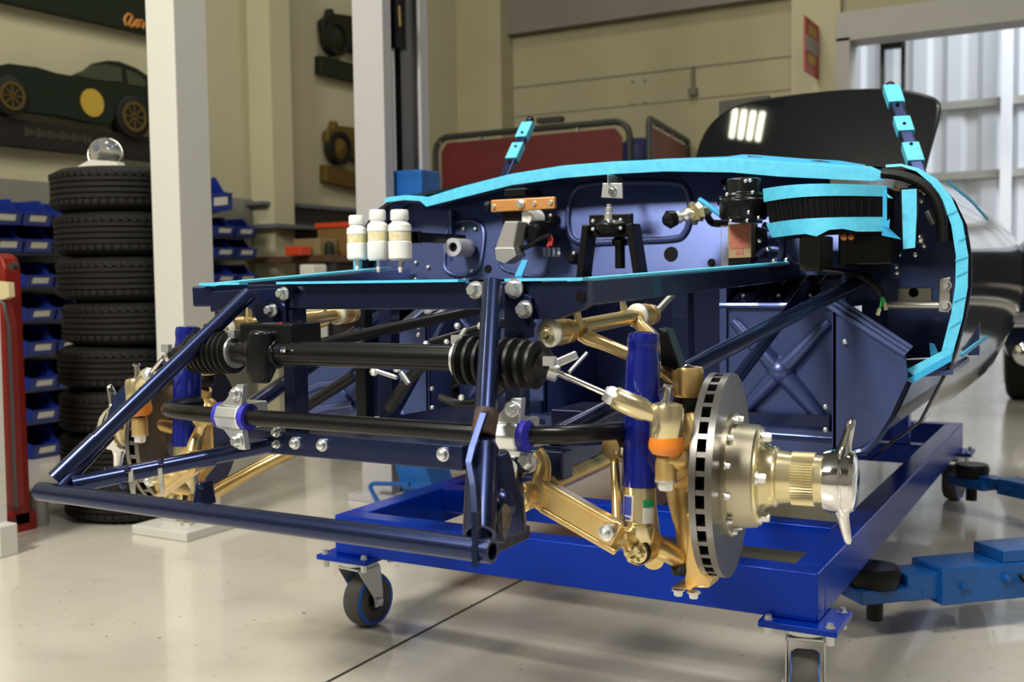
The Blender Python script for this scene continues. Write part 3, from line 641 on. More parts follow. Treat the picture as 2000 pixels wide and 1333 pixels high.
# lower firewall: toe boards with crossed ribs, side cheeks, tunnel
for sx in (1, -1):
    q = [V((.225, 2.31, .44)), V((.47, 2.31, .44)), V((.49, 2.31, .735)), V((.225, 2.31, .735))]
    tb = MB(sx).prism(q, (0, .012, 0)).build('toe_board', NAVYD, car, 30)
    yb = 2.308
    X1, Z1, X2, Z2 = .255, .475, .465, .70
    cx_, cz_ = .36, .59
    rb = MB(sx)
    for (x, z) in ((X1, Z1), (X2, Z1), (X1, Z2), (X2, Z2)):
        rb.pipe([(cx_, yb, cz_), ((x+cx_)/2, yb, (z+cz_)/2), (x, yb, z)], [.022, .019, .012], 12)
    rb.ball((cx_, yb+.006, cz_), .034, 16)
    rb.build('cross_rib', NAVYD, tb, 50)
    # sloping ribbed ledge above the toe board
    q = [V((.225, 2.31, .737)), V((.49, 2.31, .737)), V((.50, 2.42, .80)), V((.225, 2.42, .80))]
    lg = MB(sx).prism(q, (0, .01, .004)).build('ledge_panel', NAVY, car, 30)
    lr = MB(sx)
    for x in (.25, .29, .33, .37, .41, .45): lr.pipe([(x, 2.312, .74), (x+.03, 2.412, .798)], .006, 8)
    lr.pipe([(.225, 2.303, .735), (.48, 2.303, .735)], .007, 8)
    lr.build('ledge_rib', NAVY, lg)
    for x in (.27, .35, .42): MB(sx).ball((x, 2.33, .755), .005, 8).build('rivet', ZINC, lg)
    # cheek panel in front of the footwell with bright folded edge
    ck = [at(1625, 600, y=2.2), at(1768, 693, y=2.2), at(1772, 742, y=2.2), at(1738, 815, y=2.2), at(1690, 892, y=2.2), at(1625, 884, y=2.2)]
    cp = MB(sx).prism(ck, (0, .012, 0)).build('cheek_panel', NAVYD, car, 30, .002)
    e0, e1 = at(1622, 600, y=2.195), at(1768, 694, y=2.195)
    ed = MB(sx)
    for k in range(3): ed.tube(e0+V((.004*k, .012*k, .008*k)), e1+V((.004*k, .012*k, .006*k)), .0055, None, 8)
    ed.build('folded_edge', mat('steel_blue_edge%d' % (sx+1), (.12, .17, .38), .25, .6, .8), cp)
    MB(sx).prism([V((ck[0].x, 2.2, ck[0].z)), V((ck[0].x, 2.31, ck[0].z)), V((ck[-1].x, 2.31, ck[-1].z)), V((ck[-1].x, 2.2, ck[-1].z))], (.008, 0, 0)).build('cheek_return', NAVYD, car, 0)
    for p in ((1650, 668), (1612, 795), (1612, 840)): MB(sx).ball(at(*p, y=2.196), .006, 10).build('panel_clip', ZINC, cp)
    # curved lower edge of the cheek running back to the sill
    MB(sx).pipe([at(1625, 884, y=2.2), at(1690, 880, y=2.2), at(1740, 812, y=2.22), at(1772, 745, y=2.24)], .009, 8, sub=3).build('cheek_hem', NAVY, cp)
    # dark inner wall of the wheel-side pocket
    MB(sx).prism([V((.49, 2.52, .60)), V((.74, 2.52, .62)), V((.735, 2.52, .90)), V((.60, 2.52, 1.0)), V((.49, 2.52, .98))], (0, .01, 0)).build('pocket_wall', NAVYD, car, 0)
    MB(sx).prism([V((.49, 2.31, .73)), V((.49, 2.52, .73)), V((.49, 2.52, .98)), V((.49, 2.31, .98))], (.008, 0, 0)).build('pocket_side', NAVYD, car, 0)
    MB(sx).box((.44, 2.33, .745), (.60, 2.36, .79)).build('pocket_shelf', NAVY, car)
    MB(sx).prism([V((.50, 2.24, .585)), V((.72, 2.24, .61)), V((.72, 2.52, .615)), V((.50, 2.52, .6))], (0, 0, -.01)).build('pocket_floor', NAVYD, car, 0)
    # lower cross sill of the footwell
    MB(sx).bar((.225, 2.295, .475), (.47, 2.295, .475), .02, .05).build('sill_box', NAVY, car)
    MB(sx).tube((.20, 2.27, .455), (.50, 2.27, .452), .0125).build('sill_tube', NAVY, car)
MB().prism([V((-.24, 2.62, .42)), V((.24, 2.62, .42)), V((.24, 2.62, .80)), V((-.24, 2.62, .80))], (0, .01, 0)).build('tunnel_panel', NAVYD, car, 0)
MB().box((-.235, 2.3, .79), (.235, 2.62, .80)).box((-.24, 2.3, .42), (-.225, 2.62, .80)).box((.225, 2.3, .42), (.24, 2.62, .80)).build('tunnel_wall', NAVYD, car, 0)
# ---- outer skin of the tub, lofted back from the rim
sk = MB(); rows = []
half = [p for p in W_ if p.x > -.02]
half = [V((0, 0, 1.061))]+[V((p.x, 0, p.z)) for p in half]+[V((.70, 0, .585)), V((.66, 0, .50)), V((.56, 0, .415))]
for y, kx, kz, dz in ((2.25, 1, 1, 0), (2.258, 1, 1, 0), (2.5, 1.002, 1, .0), (2.8, 1.0045, .988, 0), (3.1, 1.006, .972, 0), (3.5, 1.004, .955, 0), (3.9, .985, .945, .0), (4.4, .89, .88, .02), (4.75, .68, .74, .06)):
    rr = [V((p.x*kx, y, .45+(p.z-.45)*kz+dz)) for p in half]
    rows.append([V((-p.x, p.y, p.z)) for p in reversed(rr[1:])]+rr)
n = len(rows[0]); fs = []
for i in range(len(rows)-1):
    for j in range(n-1):
        mid = (rows[i][j]+rows[i][j+1])*.5
        if 2 < i < 5 and abs(mid.x) < .60: continue      # open cockpit
        fs.append((i*n+j, i*n+j+1, (i+1)*n+j+1, (i+1)*n+j))
sk.add([p for r in rows for p in r], fs)
so = sk.build('outer_skin', BODY, car, 60)
sm = so.modifiers.new('thick', 'SOLIDIFY'); sm.thickness = .006; sm.offset = -1
MB().prism([V((x, 2.26, z)) for x, z in ((-.52, .42), (.52, .42), (.54, .47), (-.54, .47))], (0, 1.75, 0)).build('floor_pan', NAVYD, car, 0)
# door shut lines (thin tape strips on the flank)
for pts in ([(1848, 352), (1880, 378), (1898, 394), (1925, 425)], [(1875, 692), (1895, 676), (1925, 655)]):
    MB().strip([at(*p, x=.762) for p in pts], [at(p[0]+2, p[1]+6, x=.762) for p in pts], (.004, 0, 0)).build('tape_line', TAPED, so, 0)
# ---- masking tape on the rim
def band(pts0, pts1, y0, y1, name='masking_tape', par=None, m=TAPE, t=(0, -.0035, .0)):
    return MB().strip([at(*p, y=y0) for p in pts0], [at(*p, y=y1) for p in pts1], t).build(name, m, par or bh, 25)
t0 = [(755, 388), (790, 384), (822, 386), (834, 388), (905, 366), (1000, 342), (1100, 326), (1200, 318), (1300, 314), (1430, 312), (1520, 318), (1620, 324), (1700, 328), (1726, 340)]
t1 = [(752, 396), (790, 391), (822, 393), (834, 404), (905, 386), (1000, 362), (1100, 348), (1200, 340), (1300, 335), (1430, 337), (1520, 345), (1620, 350), (1700, 354), (1730, 352)]
band(t0, t1, YH-.012, YH-.012)
MB().strip([at(*p, y=YH-.012) for p in t0], [at(*p, y=YH-.012)+V((0, .05, .003)) for p in t0], (0, 0, .003)).build('masking_tape', TAPE, bh, 25)
# second layer standing proud on the scuttle
MB().strip([at(*p, y=YH+.06) for p in ((1206, 317), (1300, 310), (1420, 306), (1450, 302), (1480, 303), (1570, 310), (1640, 314), (1690, 322))],
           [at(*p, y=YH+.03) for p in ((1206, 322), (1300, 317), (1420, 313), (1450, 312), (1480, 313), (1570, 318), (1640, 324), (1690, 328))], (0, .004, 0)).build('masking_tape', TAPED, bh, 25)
MB().pipe([at(*p, y=YH+.05) for p in ((1460, 309), (1520, 314), (1560, 319), (1600, 318), (1660, 326))], .005, 8).build('scuttle_seal', BLACK, bh)
r0 = [(1730, 322), (1760, 320), (1795, 329), (1830, 350), (1858, 385), (1880, 435), (1891, 500), (1890, 560), (1880, 622), (1866, 672), (1857, 708)]
r1 = [(1730, 327), (1760, 325), (1790, 335), (1820, 360), (1842, 395), (1858, 440), (1867, 500), (1866, 555), (1858, 612), (1845, 662), (1838, 690)]
rt = band(r0, r1, YH-.01, YH-.012, t=(0, .006, 0))
# crinkles of the tape
for a, b in (((1872, 470), (1886, 462)), ((1868, 540), (1888, 528)), ((1862, 590), (1884, 578)), ((1855, 640), (1874, 626)), ((1850, 420), (1868, 410)), ((1866, 510), (1889, 500))):
    MB().pipe([at(*a, y=YH-.014), at((a[0]+b[0])/2, (a[1]+b[1])/2-2, y=YH-.016), at(*b, y=YH-.014)], .0011, 6).build('tape_crease', TAPE, rt)
MB().strip([at(*p, y=YH-.02) for p in ((1771, 722), (1838, 687), (1856, 684))], [at(*p, y=YH-.02) for p in ((1786, 736), (1850, 703), (1860, 692))], (0, .004, 0)).build('masking_tape', TAPE, bh, 25)
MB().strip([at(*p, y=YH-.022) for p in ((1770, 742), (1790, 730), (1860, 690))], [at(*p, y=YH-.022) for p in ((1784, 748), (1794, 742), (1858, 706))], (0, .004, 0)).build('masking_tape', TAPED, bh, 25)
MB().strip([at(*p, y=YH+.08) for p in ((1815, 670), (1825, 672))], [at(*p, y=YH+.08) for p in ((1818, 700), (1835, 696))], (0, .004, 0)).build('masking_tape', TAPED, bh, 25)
# bright clip and copper bar in the top corner
MB().ball(at(1762, 359, y=2.27), .014, 14).build('white_stud', WHITE, bh)
MB().bar(at(1728, 369, y=2.27), at(1818, 374, y=2.27), .006, .006).build('copper_bar', ORANGE, bh)
# black rubber seal hose
MB().pipe([at(*p, y=2.235) for p in ((1722, 338), (1760, 343), (1798, 358), (1825, 385), (1838, 420), (1841, 450), (1842, 472))], .0105, 10, sub=3).pipe([at(*p, y=2.26) for p in ((1740, 333), (1790, 347), (1824, 374), (1842, 405), (1850, 440), (1851, 470))], .009, 10, sub=3).build('rubber_seal', RUBBER, car)
# ---- windscreen pillars wrapped in tape
def pillar(b, t, wpx, k):
    b, t = V(b), V(t); d = (t-b); L = d.length; d.normalize(); b0 = b-d*.07
    sd = V((1, .25, 0)).normalized(); n = d.cross(sd).normalized()
    wd = wpx
    p = MB().obox((b0+t)/2, (t-b0)/2, sd*wd, n*.010).build('windscreen_pillar', NAVY, car, 30, .004)
    for f0, f1 in k:
        MB().obox(b+d*L*(f0+f1)/2, d*L*(f1-f0)/2, sd*(wd+.004), n*.014).build('masking_tape', TAPE, p, 30, .002)
    MB().ball(t+d*.006, .012, 10).build('pillar_tip', BLACK, p)
    for f in (.25, .5, .75): MB().lathe(b+d*L*f-n*.016*(1 if n.y > 0 else -1), n, [(0, .004), (.032, .004)], 8).build('screw', DARKIN, p)
pillar(at(984, 348, y=2.55), at(1034, 238, y=2.66), .0125, ((.30, .58), (.68, .95)))
pillar(at(1792, 330, y=2.55), at(1740, 172, y=2.66), .0145, ((.06, .28), (.42, .60), (.78, 1.0)))
# ---- boot lid standing open at the back
YL = 4.2
ld = [(1352, 335), (1362, 280), (1376, 248), (1396, 225), (1425, 207), (1470, 194), (1560, 181), (1650, 173), (1720, 172), (1770, 177), (1805, 186), (1820, 194), (1826, 206), (1822, 240), (1810, 290), (1798, 345)]
lp = [at(*p, y=YL) for p in ld]
bl = MB().prism([V((p.x, YL+(p.z-1.2)*.25, p.z)) for p in lp], (0, .03, -.008)).build('boot_lid', HATCH, car, 0)
MB().pipe([V((p.x, YL+.02+(p.z-1.2)*.25, p.z)) for p in lp], .012, 8, sub=2).build('lid_seal', BLACK, bl)
bx_ = [at(*p, y=YL+.5) for p in ((1404, 198), (1500, 186), (1500, 320), (1404, 320))]
MB().prism(bx_, (0, .05, 0)).build('lid_lining', mat('lid_lining', (.05, .05, .04), .7), car, 0)
for x in (-.42, .38): MB().tube((x, 4.22, .98), (x, YL+.02, 1.16), .014).build('lid_hinge', BLACK, car)
# ---- white bottles on their bracket
YB_ = 2.05
br = MB().box((at(690, 460, y=YB_+.04).x, YB_+.035, at(700, 478, y=YB_).z), (at(822, 460, y=YB_+.04).x, YB_+.043, at(700, 455, y=YB_).z)).box((at(818, 460, y=YB_+.04).x-.012, YB_+.035, at(700, 476, y=YB_).z), (at(818, 460, y=YB_+.04).x, YF_, at(700, 457, y=YB_).z)).build('bottle_bracket', BLACK, car)
for bxp, top, bot, rp in ((697, 421, 508, 20), (738, 410, 509, 21), (781, 410, 509, 23)):
    c = at(bxp, 460, y=YB_); zb, zt = at(bxp, bot, y=YB_).z, at(bxp, top, y=YB_).z; r = rp*(c-CAM).dot(FW)/FPX; H = zt-zb
    o = V((c.x, YB_, zb)); Z = (0, 0, 1)
    bt = MB().lathe(o, Z, [(0, r*.85), (H*.04, r), (H*.36, r), (H*.38, r*.92), (H*.56, r*.92), (H*.58, r), (H*.70, r*.96), (H*.76, r*.66), (H*.79, r*.62)], 32).build('fluid_bottle', WHITE, car, 40)
    MB().lathe(o+V((0, 0, H*.79)), Z, [(0, r*.72), (H*.02, r*.78), (H*.18, r*.76), (H*.21, r*.68)], 32).build('cap', WHITE, bt, 40)
    MB().lathe(o+V((0, 0, H*.385)), Z, [(0, r*.945), (H*.17, r*.945)], 32).build('paper_band', BLABEL, bt, 40)
    MB().lathe(o-V((0, 0, .028)), Z, [(0, .004), (.01, .006), (.012, .004), (.03, .004)], 12).build('outlet', WHITE, bt, 40)
MB().strip([at(690, 510, y=YB_+.02), at(692, 548, y=YB_+.02)], [at(706, 510, y=YB_+.02), at(705, 548, y=YB_+.02)], (0, .004, 0)).build('masking_tape', TAPE, br, 0)
# ---- fittings on the firewall
c = at(884, 483, y=2.21)
g = MB().ring(c, (-.15, 1, 0), .0225, .012, .09, 28).build('column_grommet', PLAST, car, 40)
MB().lathe(c+V((-.002, .012, 0)), (-.15, 1, 0), [(0, .012), (.06, .012)], 20).build('grommet_bore', DARKIN, g)
# copper plate with screws above a black regulator
pl = MB().prism([at(958, 391, y=2.17), at(1083, 384, y=2.17), at(1083, 408, y=2.17), at(958, 415, y=2.17)], (0, .012, 0)).build('copper_plate', ORANGE, car, 0, .003)
for p in ((965, 404), (1044, 398), (1076, 396)): MB().lathe(at(*p, y=2.17), (0, -1, 0), [(0, .006), (.005, .005)], 10).build('screw', ZINC, pl)
sc2 = MB().lathe(at(1018, 399, y=2.17), (0, -1, 0), [(0, .010), (.006, .010), (.007, .006), (.014, .006)], 14)
sc2.build('screw', ZINC, pl)
MB().box(at(984, 385, y=2.19), at(1060, 372, y=2.28)).box(at(980, 440, y=2.19), at(1055, 412, y=2.28)).build('regulator', BLACK, pl, 30, .004)
MB().ball(at(953, 402, y=2.2), .012, 10).build('rubber_boot', RUBBER, pl)
pb = MB().prism([at(985, 432, y=2.14), at(1012, 432, y=2.14), at(1002, 485, y=2.14), at(966, 486, y=2.14)], (.0, .05, 0)).build('grey_housing', GREY, car, 0, .004)
MB().prism([at(965, 484, y=2.135), at(1003, 483, y=2.135), at(1008, 500, y=2.135), at(985, 516, y=2.135), at(968, 508, y=2.135)], (0, .05, 0)).build('zinc_clamp', ZINC, pb, 0, .003)
MB().lathe(at(1026, 426, y=2.19), (.1, 1, 0), [(0, .016), (.012, .021), (.05, .022)], 24).build('white_collar', WHITE, pb)
MB().lathe(at(1035, 455, y=2.18), (0, 1, 0), [(0, .018), (.02, .03), (.1, .034)], 24).build('black_solenoid', BLACK, pb)
MB().pipe([at(*p, y=2.17) for p in ((1008, 488), (1030, 482), (1052, 468), (1074, 460))], .006, 8, sub=3).build('cable', BLACK, pb)
MB().pipe([at(*p, y=2.18) for p in ((1074, 460), (1078, 468), (1076, 480))], .0035, 8, sub=3).pipe([at(*p, y=2.18) for p in ((1072, 461), (1073, 472), (1070, 482))], .0035, 8, sub=3).build('red_wire', WIRER, pb)
cn_ = MB()
for k in range(4): cn_.box(at(1061+k*9, 502, y=2.2), at(1067+k*9, 484, y=2.215))
cn_.build('terminal_block', ZINC, pb, 0, .001)
for p in ((1077, 432), (1122, 505)):
    c = at(*p, y=2.27); k = MB().lathe(c, (0, 1, 0), [(-.02, .008), (-.012, .014), (.02, .016)], 16).build('rubber_grommet', RUBBER, bh)
    MB().ball(c+V((.008, -.02, .012)), .005, 8).build('stud', ZINC, k)
# header bracket in zinc
zb = MB().prism([at(1177, 358, y=2.2), at(1215, 358, y=2.2), at(1216, 388, y=2.2), at(1174, 386, y=2.2)], (0, .006, 0)).box(at(1188, 362, y=2.19), at(1214, 346, y=2.27)).build('zinc_bracket', ZINC, car, 0, .001)
MB().hexb(at(1197, 374, y=2.2), (0, -1, 0), .008, .01).build('bolt', CHROME, zb)
# three-legged black pedestal with chrome stem
yp = 2.10
c = at(1195, 450, y=yp); rp = 34*(c-CAM).dot(FW)/FPX
pd = MB().lathe((c.x, yp, at(1195, 458, y=yp).z), (0, 0, 1), [(0, rp*.8), (.01, rp), (.022, rp), (.03, rp*.6)], 32)
for a, b in (((1152, 440), (1140, 544)), ((1236, 438), (1252, 541))):
    p, q = at(*a, y=yp), at(*b, y=yp); pd.bar(p, q, .016, .05, (0, 1, 0))
pd.bar(at(1152, 442, y=yp), at(1236, 440, y=yp), .012, .05)
pd.build('pedestal', BLACK, car, 35, .003)
ps = MB().lathe((c.x-.006, yp, at(1195, 437, y=yp).z), (0, 0, 1), [(0, .016), (.008, .016), (.009, .011), (.022, .011), (.023, .008), (.034, .008), (.035, .005), (.042, .005)], 20).build('chrome_stem', ZINC, car)
for p in ((1158, 432), (1212, 430), (1158, 448), (1212, 446)): MB().ball(at(*p, y=yp-.03), .0045, 8).build('stud', ZINC, ps)
MB().tube((c.x+.01, yp+.02, .82), (c.x+.01, yp+.02, at(1195, 460, y=yp).z), .011).lathe((c.x+.01, yp+.02, at(1190, 480, y=yp).z), (0, 0, 1), [(0, .016), (.012, .018), (.02, .01)], 16).build('pushrod', BLACK, ps)
# brass and zinc fuel union pointing at the tunnel
a, b = at(1296, 432, y=2.14), at(1375, 412, y=2.2)
d = (b-a).normalized(); L = (b-a).length
fu = MB().lathe(a+d*L*.30, d, [(0, .012), (.008, .014), (.016, .010), (.022, .015), (.03, .015), (.036, .012)], 18).build('zinc_union', ZINC, car)
MB().lathe(a, d, [(0, .009), (.012, .020), (L*.3, .016)], 18).build('black_tip', BLACK, fu)
MB().lathe(a+d*L*.62, d, [(0, .015), (.005, .024), (.014, .026), (.018, .018), (.028, .022), (.034, .012), (.05, .012)], 6).build('brass_nut', IRID, fu)
MB().pipe([a+d*L*.98, at(1380, 420, y=2.21), at(1392, 436, y=2.24), at(1420, 436, y=2.24)], .008, 10, sub=3).build('feed_pipe', BLACK, fu)
MB().pipe([at(1365, 390, y=2.2), at(1378, 398, y=2.2), at(1390, 407, y=2.2), at(1402, 416, y=2.2), at(1412, 424, y=2.2)], .006, 8).build('cyan_tie', TAPED, fu)
# black wiper motor with red label plate under it
c = at(1450, 392, y=2.16)
wm = MB().lathe((c.x, 2.17, at(1450, 430, y=2.16).z), (0, 0, 1), [(0, .045), (.008, .050), (.04, .050), (.045, .044), (.05, .044), (.056, .038), (.083, .036), (.086, .03)], 30).box(at(1420, 434, y=2.15), at(1490, 424, y=2.27)).build('wiper_motor', BLACK, car, 35, .002)
for p in ((1427, 432), (1459, 431), (1443, 420), (1420, 380), (1470, 376), (1456, 354), (1465, 353), (1435, 414), (1462, 415), (1482, 425)): MB().ball(at(*p, y=2.125), .0045, 10).build('bright_screw', CHROME, wm)
MB().bar(at(1422, 424, y=2.13), at(1492, 420, y=2.16), .01, .006).build('zinc_strap', ZINC, wm)
lpz = MB().prism([at(1422, 438, y=2.2), at(1467, 436, y=2.2), at(1467, 503, y=2.2), at(1423, 505, y=2.2)], (0, .05, 0)).build('instruction_plate', TAN, car, 0, .001)
MB().prism([at(1425, 441, y=2.199), at(1464, 439, y=2.199), at(1464, 484, y=2.199), at(1425, 487, y=2.199)], (0, .001, 0)).prism([at(1438, 487, y=2.199), at(1452, 486, y=2.199), at(1452, 497, y=2.199), at(1438, 498, y=2.199)], (0, .001, 0)).build('red_notice', REDL, lpz, 0)
MB().prism([at(1423, 505, y=2.2), at(1466, 503, y=2.2), at(1466, 521, y=2.2), at(1423, 522, y=2.2)], (0, .05, 0)).build('black_foot', BLACK, lpz, 0)
MB().prism([at(1408, 440, y=2.23), at(1422, 440, y=2.23), at(1422, 522, y=2.23), at(1408, 523, y=2.23)], (0, .004, 0)).build('clear_side', GLASS, lpz, 0)
MB().box(at(1472, 505, y=2.23), at(1500, 445, y=2.29)).build('motor_bracket', BLACK, wm, 30, .004)
MB().pipe([at(*p, y=2.21) for p in ((1490, 440), (1512, 452), (1528, 480), (1520, 512))], .008, 8, sub=3).pipe([at(*p, y=2.22) for p in ((1478, 500), (1500, 485), (1530, 492), (1550, 515))], .007, 8, sub=3).build('wiper_conduit', NAVY, wm)
for p, r in (((1484, 470), .006), ((1500, 487), .005), ((1478, 518), .006), ((1512, 510), .007), ((1536, 508), .006)): MB().ball(at(*p, y=2.2), r, 10).build('bright_screw', CHROME, wm)
# heater intake drum with taped rims
yh = 2.06
def arc(p0, p1, bow, n=10):
    A, B = at(*p0, y=yh+.05), at(*p1, y=yh+.05)
    return [A.lerp(B, i/n)+V((0, -bow*sin(pi*i/n), 0)) for i in range(n+1)]
u0, u1 = arc((1492, 383), (1730, 379), .09), arc((1508, 455), (1726, 440), .09)
hd = MB().strip([p+V((0, 0, .012)) for p in u0], [p-V((0, 0, .012)) for p in u1], (0, .10, 0)).build('heater_drum', DARKIN, car, 30)
fins = MB()
for i in range(1, 10):
    for k in (0, .5):
        if i == 9 and k: continue
        a_ = u0[i].lerp(u0[min(i+1, 10)], k); b_ = u1[i].lerp(u1[min(i+1, 10)], k); fins.tube(a_.lerp(b_, .16)+V((0, -.001, 0)), b_.lerp(a_, .1)+V((0, -.001, 0)), .0022, None, 6)
fins.build('fin', DARKIN, hd)
ta = arc((1490, 372), (1732, 366), .095); tb_ = arc((1492, 395), (1730, 384), .095)
MB().strip(ta, tb_, (0, .004, 0)).build('masking_tape', TAPE, hd, 30)
MB().strip(ta, [p+V((0, .08, .002)) for p in ta], (0, 0, .003)).build('masking_tape', TAPE, hd, 30)
ta = arc((1496, 437), (1732, 424), .098); tb_ = arc((1508, 465), (1734, 452), .098)
tb_[5] += V((0, 0, -.006)); tb_[6] += V((0, 0, .005)); tb_[7] += V((0, 0, .006))
lo = MB().strip(ta, tb_, (0, .004, 0)).build('masking_tape', TAPE, hd, 30)
MB().prism([at(1722, 440, y=yh+.04), at(1738, 428, y=yh+.04), at(1736, 446, y=yh+.04), at(1760, 468, y=yh+.05), at(1722, 460, y=yh+.04)], (0, .004, 0)).build('torn_end', TAPED, hd, 0)
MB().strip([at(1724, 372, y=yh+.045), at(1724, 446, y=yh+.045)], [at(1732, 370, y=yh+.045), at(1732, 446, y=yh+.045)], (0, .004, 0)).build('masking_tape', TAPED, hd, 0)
MB().prism([at(1732, 378, y=yh+.04), at(1744, 388, y=yh+.04), at(1734, 386, y=yh+.04)], (0, .003, 0)).build('torn_end', TAPE, hd, 0)
MB().box(at(1560, 530, y=2.16), at(1628, 462, y=2.28)).build('heater_box', mat('olive_black', (.018, .017, .010), .5), hd, 30, .004)
MB().box(at(1636, 520, y=2.2), at(1760, 455, y=2.31)).build('heater_body', BLACK, hd, 30, .006)
MB().ball(at(1648, 464, y=2.12), .007, 8).ball(at(1662, 464, y=2.12), .006, 8).build('red_seal', AMBER, hd)
MB().strip([at(1761, 371, y=2.15), at(1762, 420, y=2.15), at(1764, 487, y=2.15)], [at(1790, 369, y=2.15), at(1790, 420, y=2.15), at(1787, 484, y=2.15)], (0, .005, 0)).build('masking_tape', TAPE, hd, 0)
MB().box(at(1757, 470, y=2.16), at(1795, 372, y=2.24)).build('heater_flange', BLACK, hd)
# shiny oddments in the pocket
for p, r in (((1800, 392), .007), ((1806, 375), .008), ((1798, 467), .010), ((1805, 480), .006), ((1752, 533), .006), ((1751, 522), .005), ((1756, 498), .006), ((1788, 498), .006), ((1748, 498), .005)): MB().ball(at(*p, y=2.3), r, 10).build('bright_fitting', ZINC, bh)
od = MB().tube(at(1812, 412, y=2.3), at(1824, 438, y=2.3), .008)
od.build('bright_fitting', ZINC, bh)
# bonnet latch: plate, tube and bracket
lb = MB().box(at(1752, 603, y=2.36), at(1822, 562, y=2.37)).build('latch_plate', ALU, car, 0, .002)
MB().tube(at(1734, 597, y=2.28), at(1840, 597, y=2.28), .0085).build('latch_tube', ALU, lb)
MB().prism([at(1834, 545, y=2.27), at(1858, 540, y=2.27), at(1856, 612, y=2.27), at(1832, 610, y=2.27)], (0, .02, 0)).build('latch_bracket', ALU, lb, 0, .003)
MB().hexb(at(1848, 558, y=2.27), (0, -1, 0), .008, .01).hexb(at(1847, 598, y=2.27), (0, -1, 0), .009, .012).build('bolt', ZINC, lb)
MB().ball(at(1784, 572, y=2.355), .010, 10).build('hole', DARKIN, lb)
# loose loom with green wires
wr = MB().pipe([at(*p, y=2.2) for p in ((1600, 525), (1660, 533), (1690, 545), (1712, 562), (1724, 580))], .006, 8, sub=3).build('loom', BLACK, car)
MB().pipe([at(*p, y=2.2) for p in ((1722, 578), (1727, 588), (1729, 594))], .0028, 6, sub=2).pipe([at(*p, y=2.2) for p in ((1722, 580), (1721, 595), (1717, 606))], .0028, 6, sub=2).build('green_wire', WIREG, wr)
MB().tube(at(1728, 592, y=2.2), at(1731, 606, y=2.2), .004).tube(at(1718, 603, y=2.2), at(1714, 616, y=2.2), .0045).build('gold_terminal', IRID, wr)

# ---- front frame: picture frame, side frames
YP_ = 1.30
zt, zb_ = .797, .757
pf = MB().box((-.245, YP_, zb_), (.30, YP_+.035, zt)).build('picture_frame', NAVY, car, 30, .003)
# gusset plates at both ends of the top member
for pts in ([(1012, 556), (1146, 548), (1147, 592), (1142, 602), (1085, 625), (1035, 624), (1012, 600)],):
    MB().prism([at(*p, y=YP_-.006) for p in pts], (0, .02, 0)).build('gusset_plate', NAVY, pf, 30, .002)
MB().prism([at(*p, y=YP_-.006) for p in ((470, 566), (557, 562), (558, 655), (520, 660), (486, 600), (410, 610), (410, 570))], (0, .02, 0)).build('gusset_plate', NAVY, pf, 30, .002)
MB().prism([at(*p, y=YP_-.012) for p in ((986, 565), (1000, 556), (1038, 582), (1038, 660), (984, 668))], (0, .008, 0)).build('gusset_plate', NAVY, pf, 30, .001)
bt_ = [((930, 567), .0095), ((1006, 564), .0105), ((1026, 605), .0095), ((556, 574), .008), ((533, 607), .008)]
for p, r in bt_: MB().hexb(at(*p, y=YP_-.014), (-.1, -1, .05), r, .012).build('bolt', ZINC, pf)
MB().lathe(at(1134, 579, y=YP_-.0085), (0, 1, 0), [(0, .0075), (.004, .0075)], 16).build('open_hole', DARKIN, pf)
for x0, x1 in ((-.170, -.148), (.240, .262)):
    MB().box((x0, YP_, .555), (x1, YP_+.035, zb_)).build('upright_member', NAVY, pf, 30, .002)
lo = MB().box((-.20, YP_-.02, .525), (.18, YP_+.02, .562)).box((.17, YP_, .52), (.33, YP_+.035, .56)).box((-.33, YP_, .52), (-.19, YP_+.035, .56)).build('lower_member', NAVY, pf, 30, .003)
for p, r in (((577, 866), .0085), ((630, 870), .0085), ((866, 888), .009), ((540, 845), .007), ((541, 868), .006)): MB().lathe(at(*p, y=YP_-.022), (0, -1, 0), [(-.004, r*1.2), (.002, r*1.2), (.0021, r), (.008, r*.8), (.010, r*.4)], 18).build('bolt', ZINC, pf)
def ftube(a, b, r=.014, name='frame_tube', par=None, m=None, sq=False):
    mb = MB()
    if sq: mb.bar(a, b, r*2, r*2)
    else: mb.tube(a, b, r, None, 18)
    return mb.build(name, m or NAVY, par or sf, 30, .002 if sq else 0)
re_, le_ = at(1548, 530, y=2.28), at(790, 535, y=2.28)
sf = MB().bar((.345, 1.30, .778), re_, .036, .034).build('side_frame', NAVY, car, 30, .003)
sfl = MB().bar((-.345, 1.30, .778), le_, .036, .034).build('side_frame', NAVY, car, 30, .003)
for sx, S in ((1, sf), (-1, sfl)):
    f = lambda x, y, z: V((x*sx, y, z))
    dq = at(1690, 545, y=2.27)
    ftube(f(.30, 1.33, .575), f(dq.x, 2.27, dq.z), .0145, par=S)
    ftube(f(.30, 1.32, .548), f(.30, 2.28, .44), .016, par=S, sq=True)
    pv = at(1333, 650, y=1.80)
    ftube(f(pv.x, 1.80, .775), f(pv.x+.005, 1.80, .50), .016, 'frame_post', S, sq=True)
    ftube(f(.33, 1.80, .50), f(.43, 2.27, .78), .012, par=S)
    # bracket plate above the shock absorber
    MB(sx).prism([at(1286, 640, y=1.40), at(1302, 645, y=1.40), at(1332, 730, y=1.40), at(1290, 715, y=1.40)], (0, .03, 0)).build('shock_bracket', BLACK, S, 0, .002)
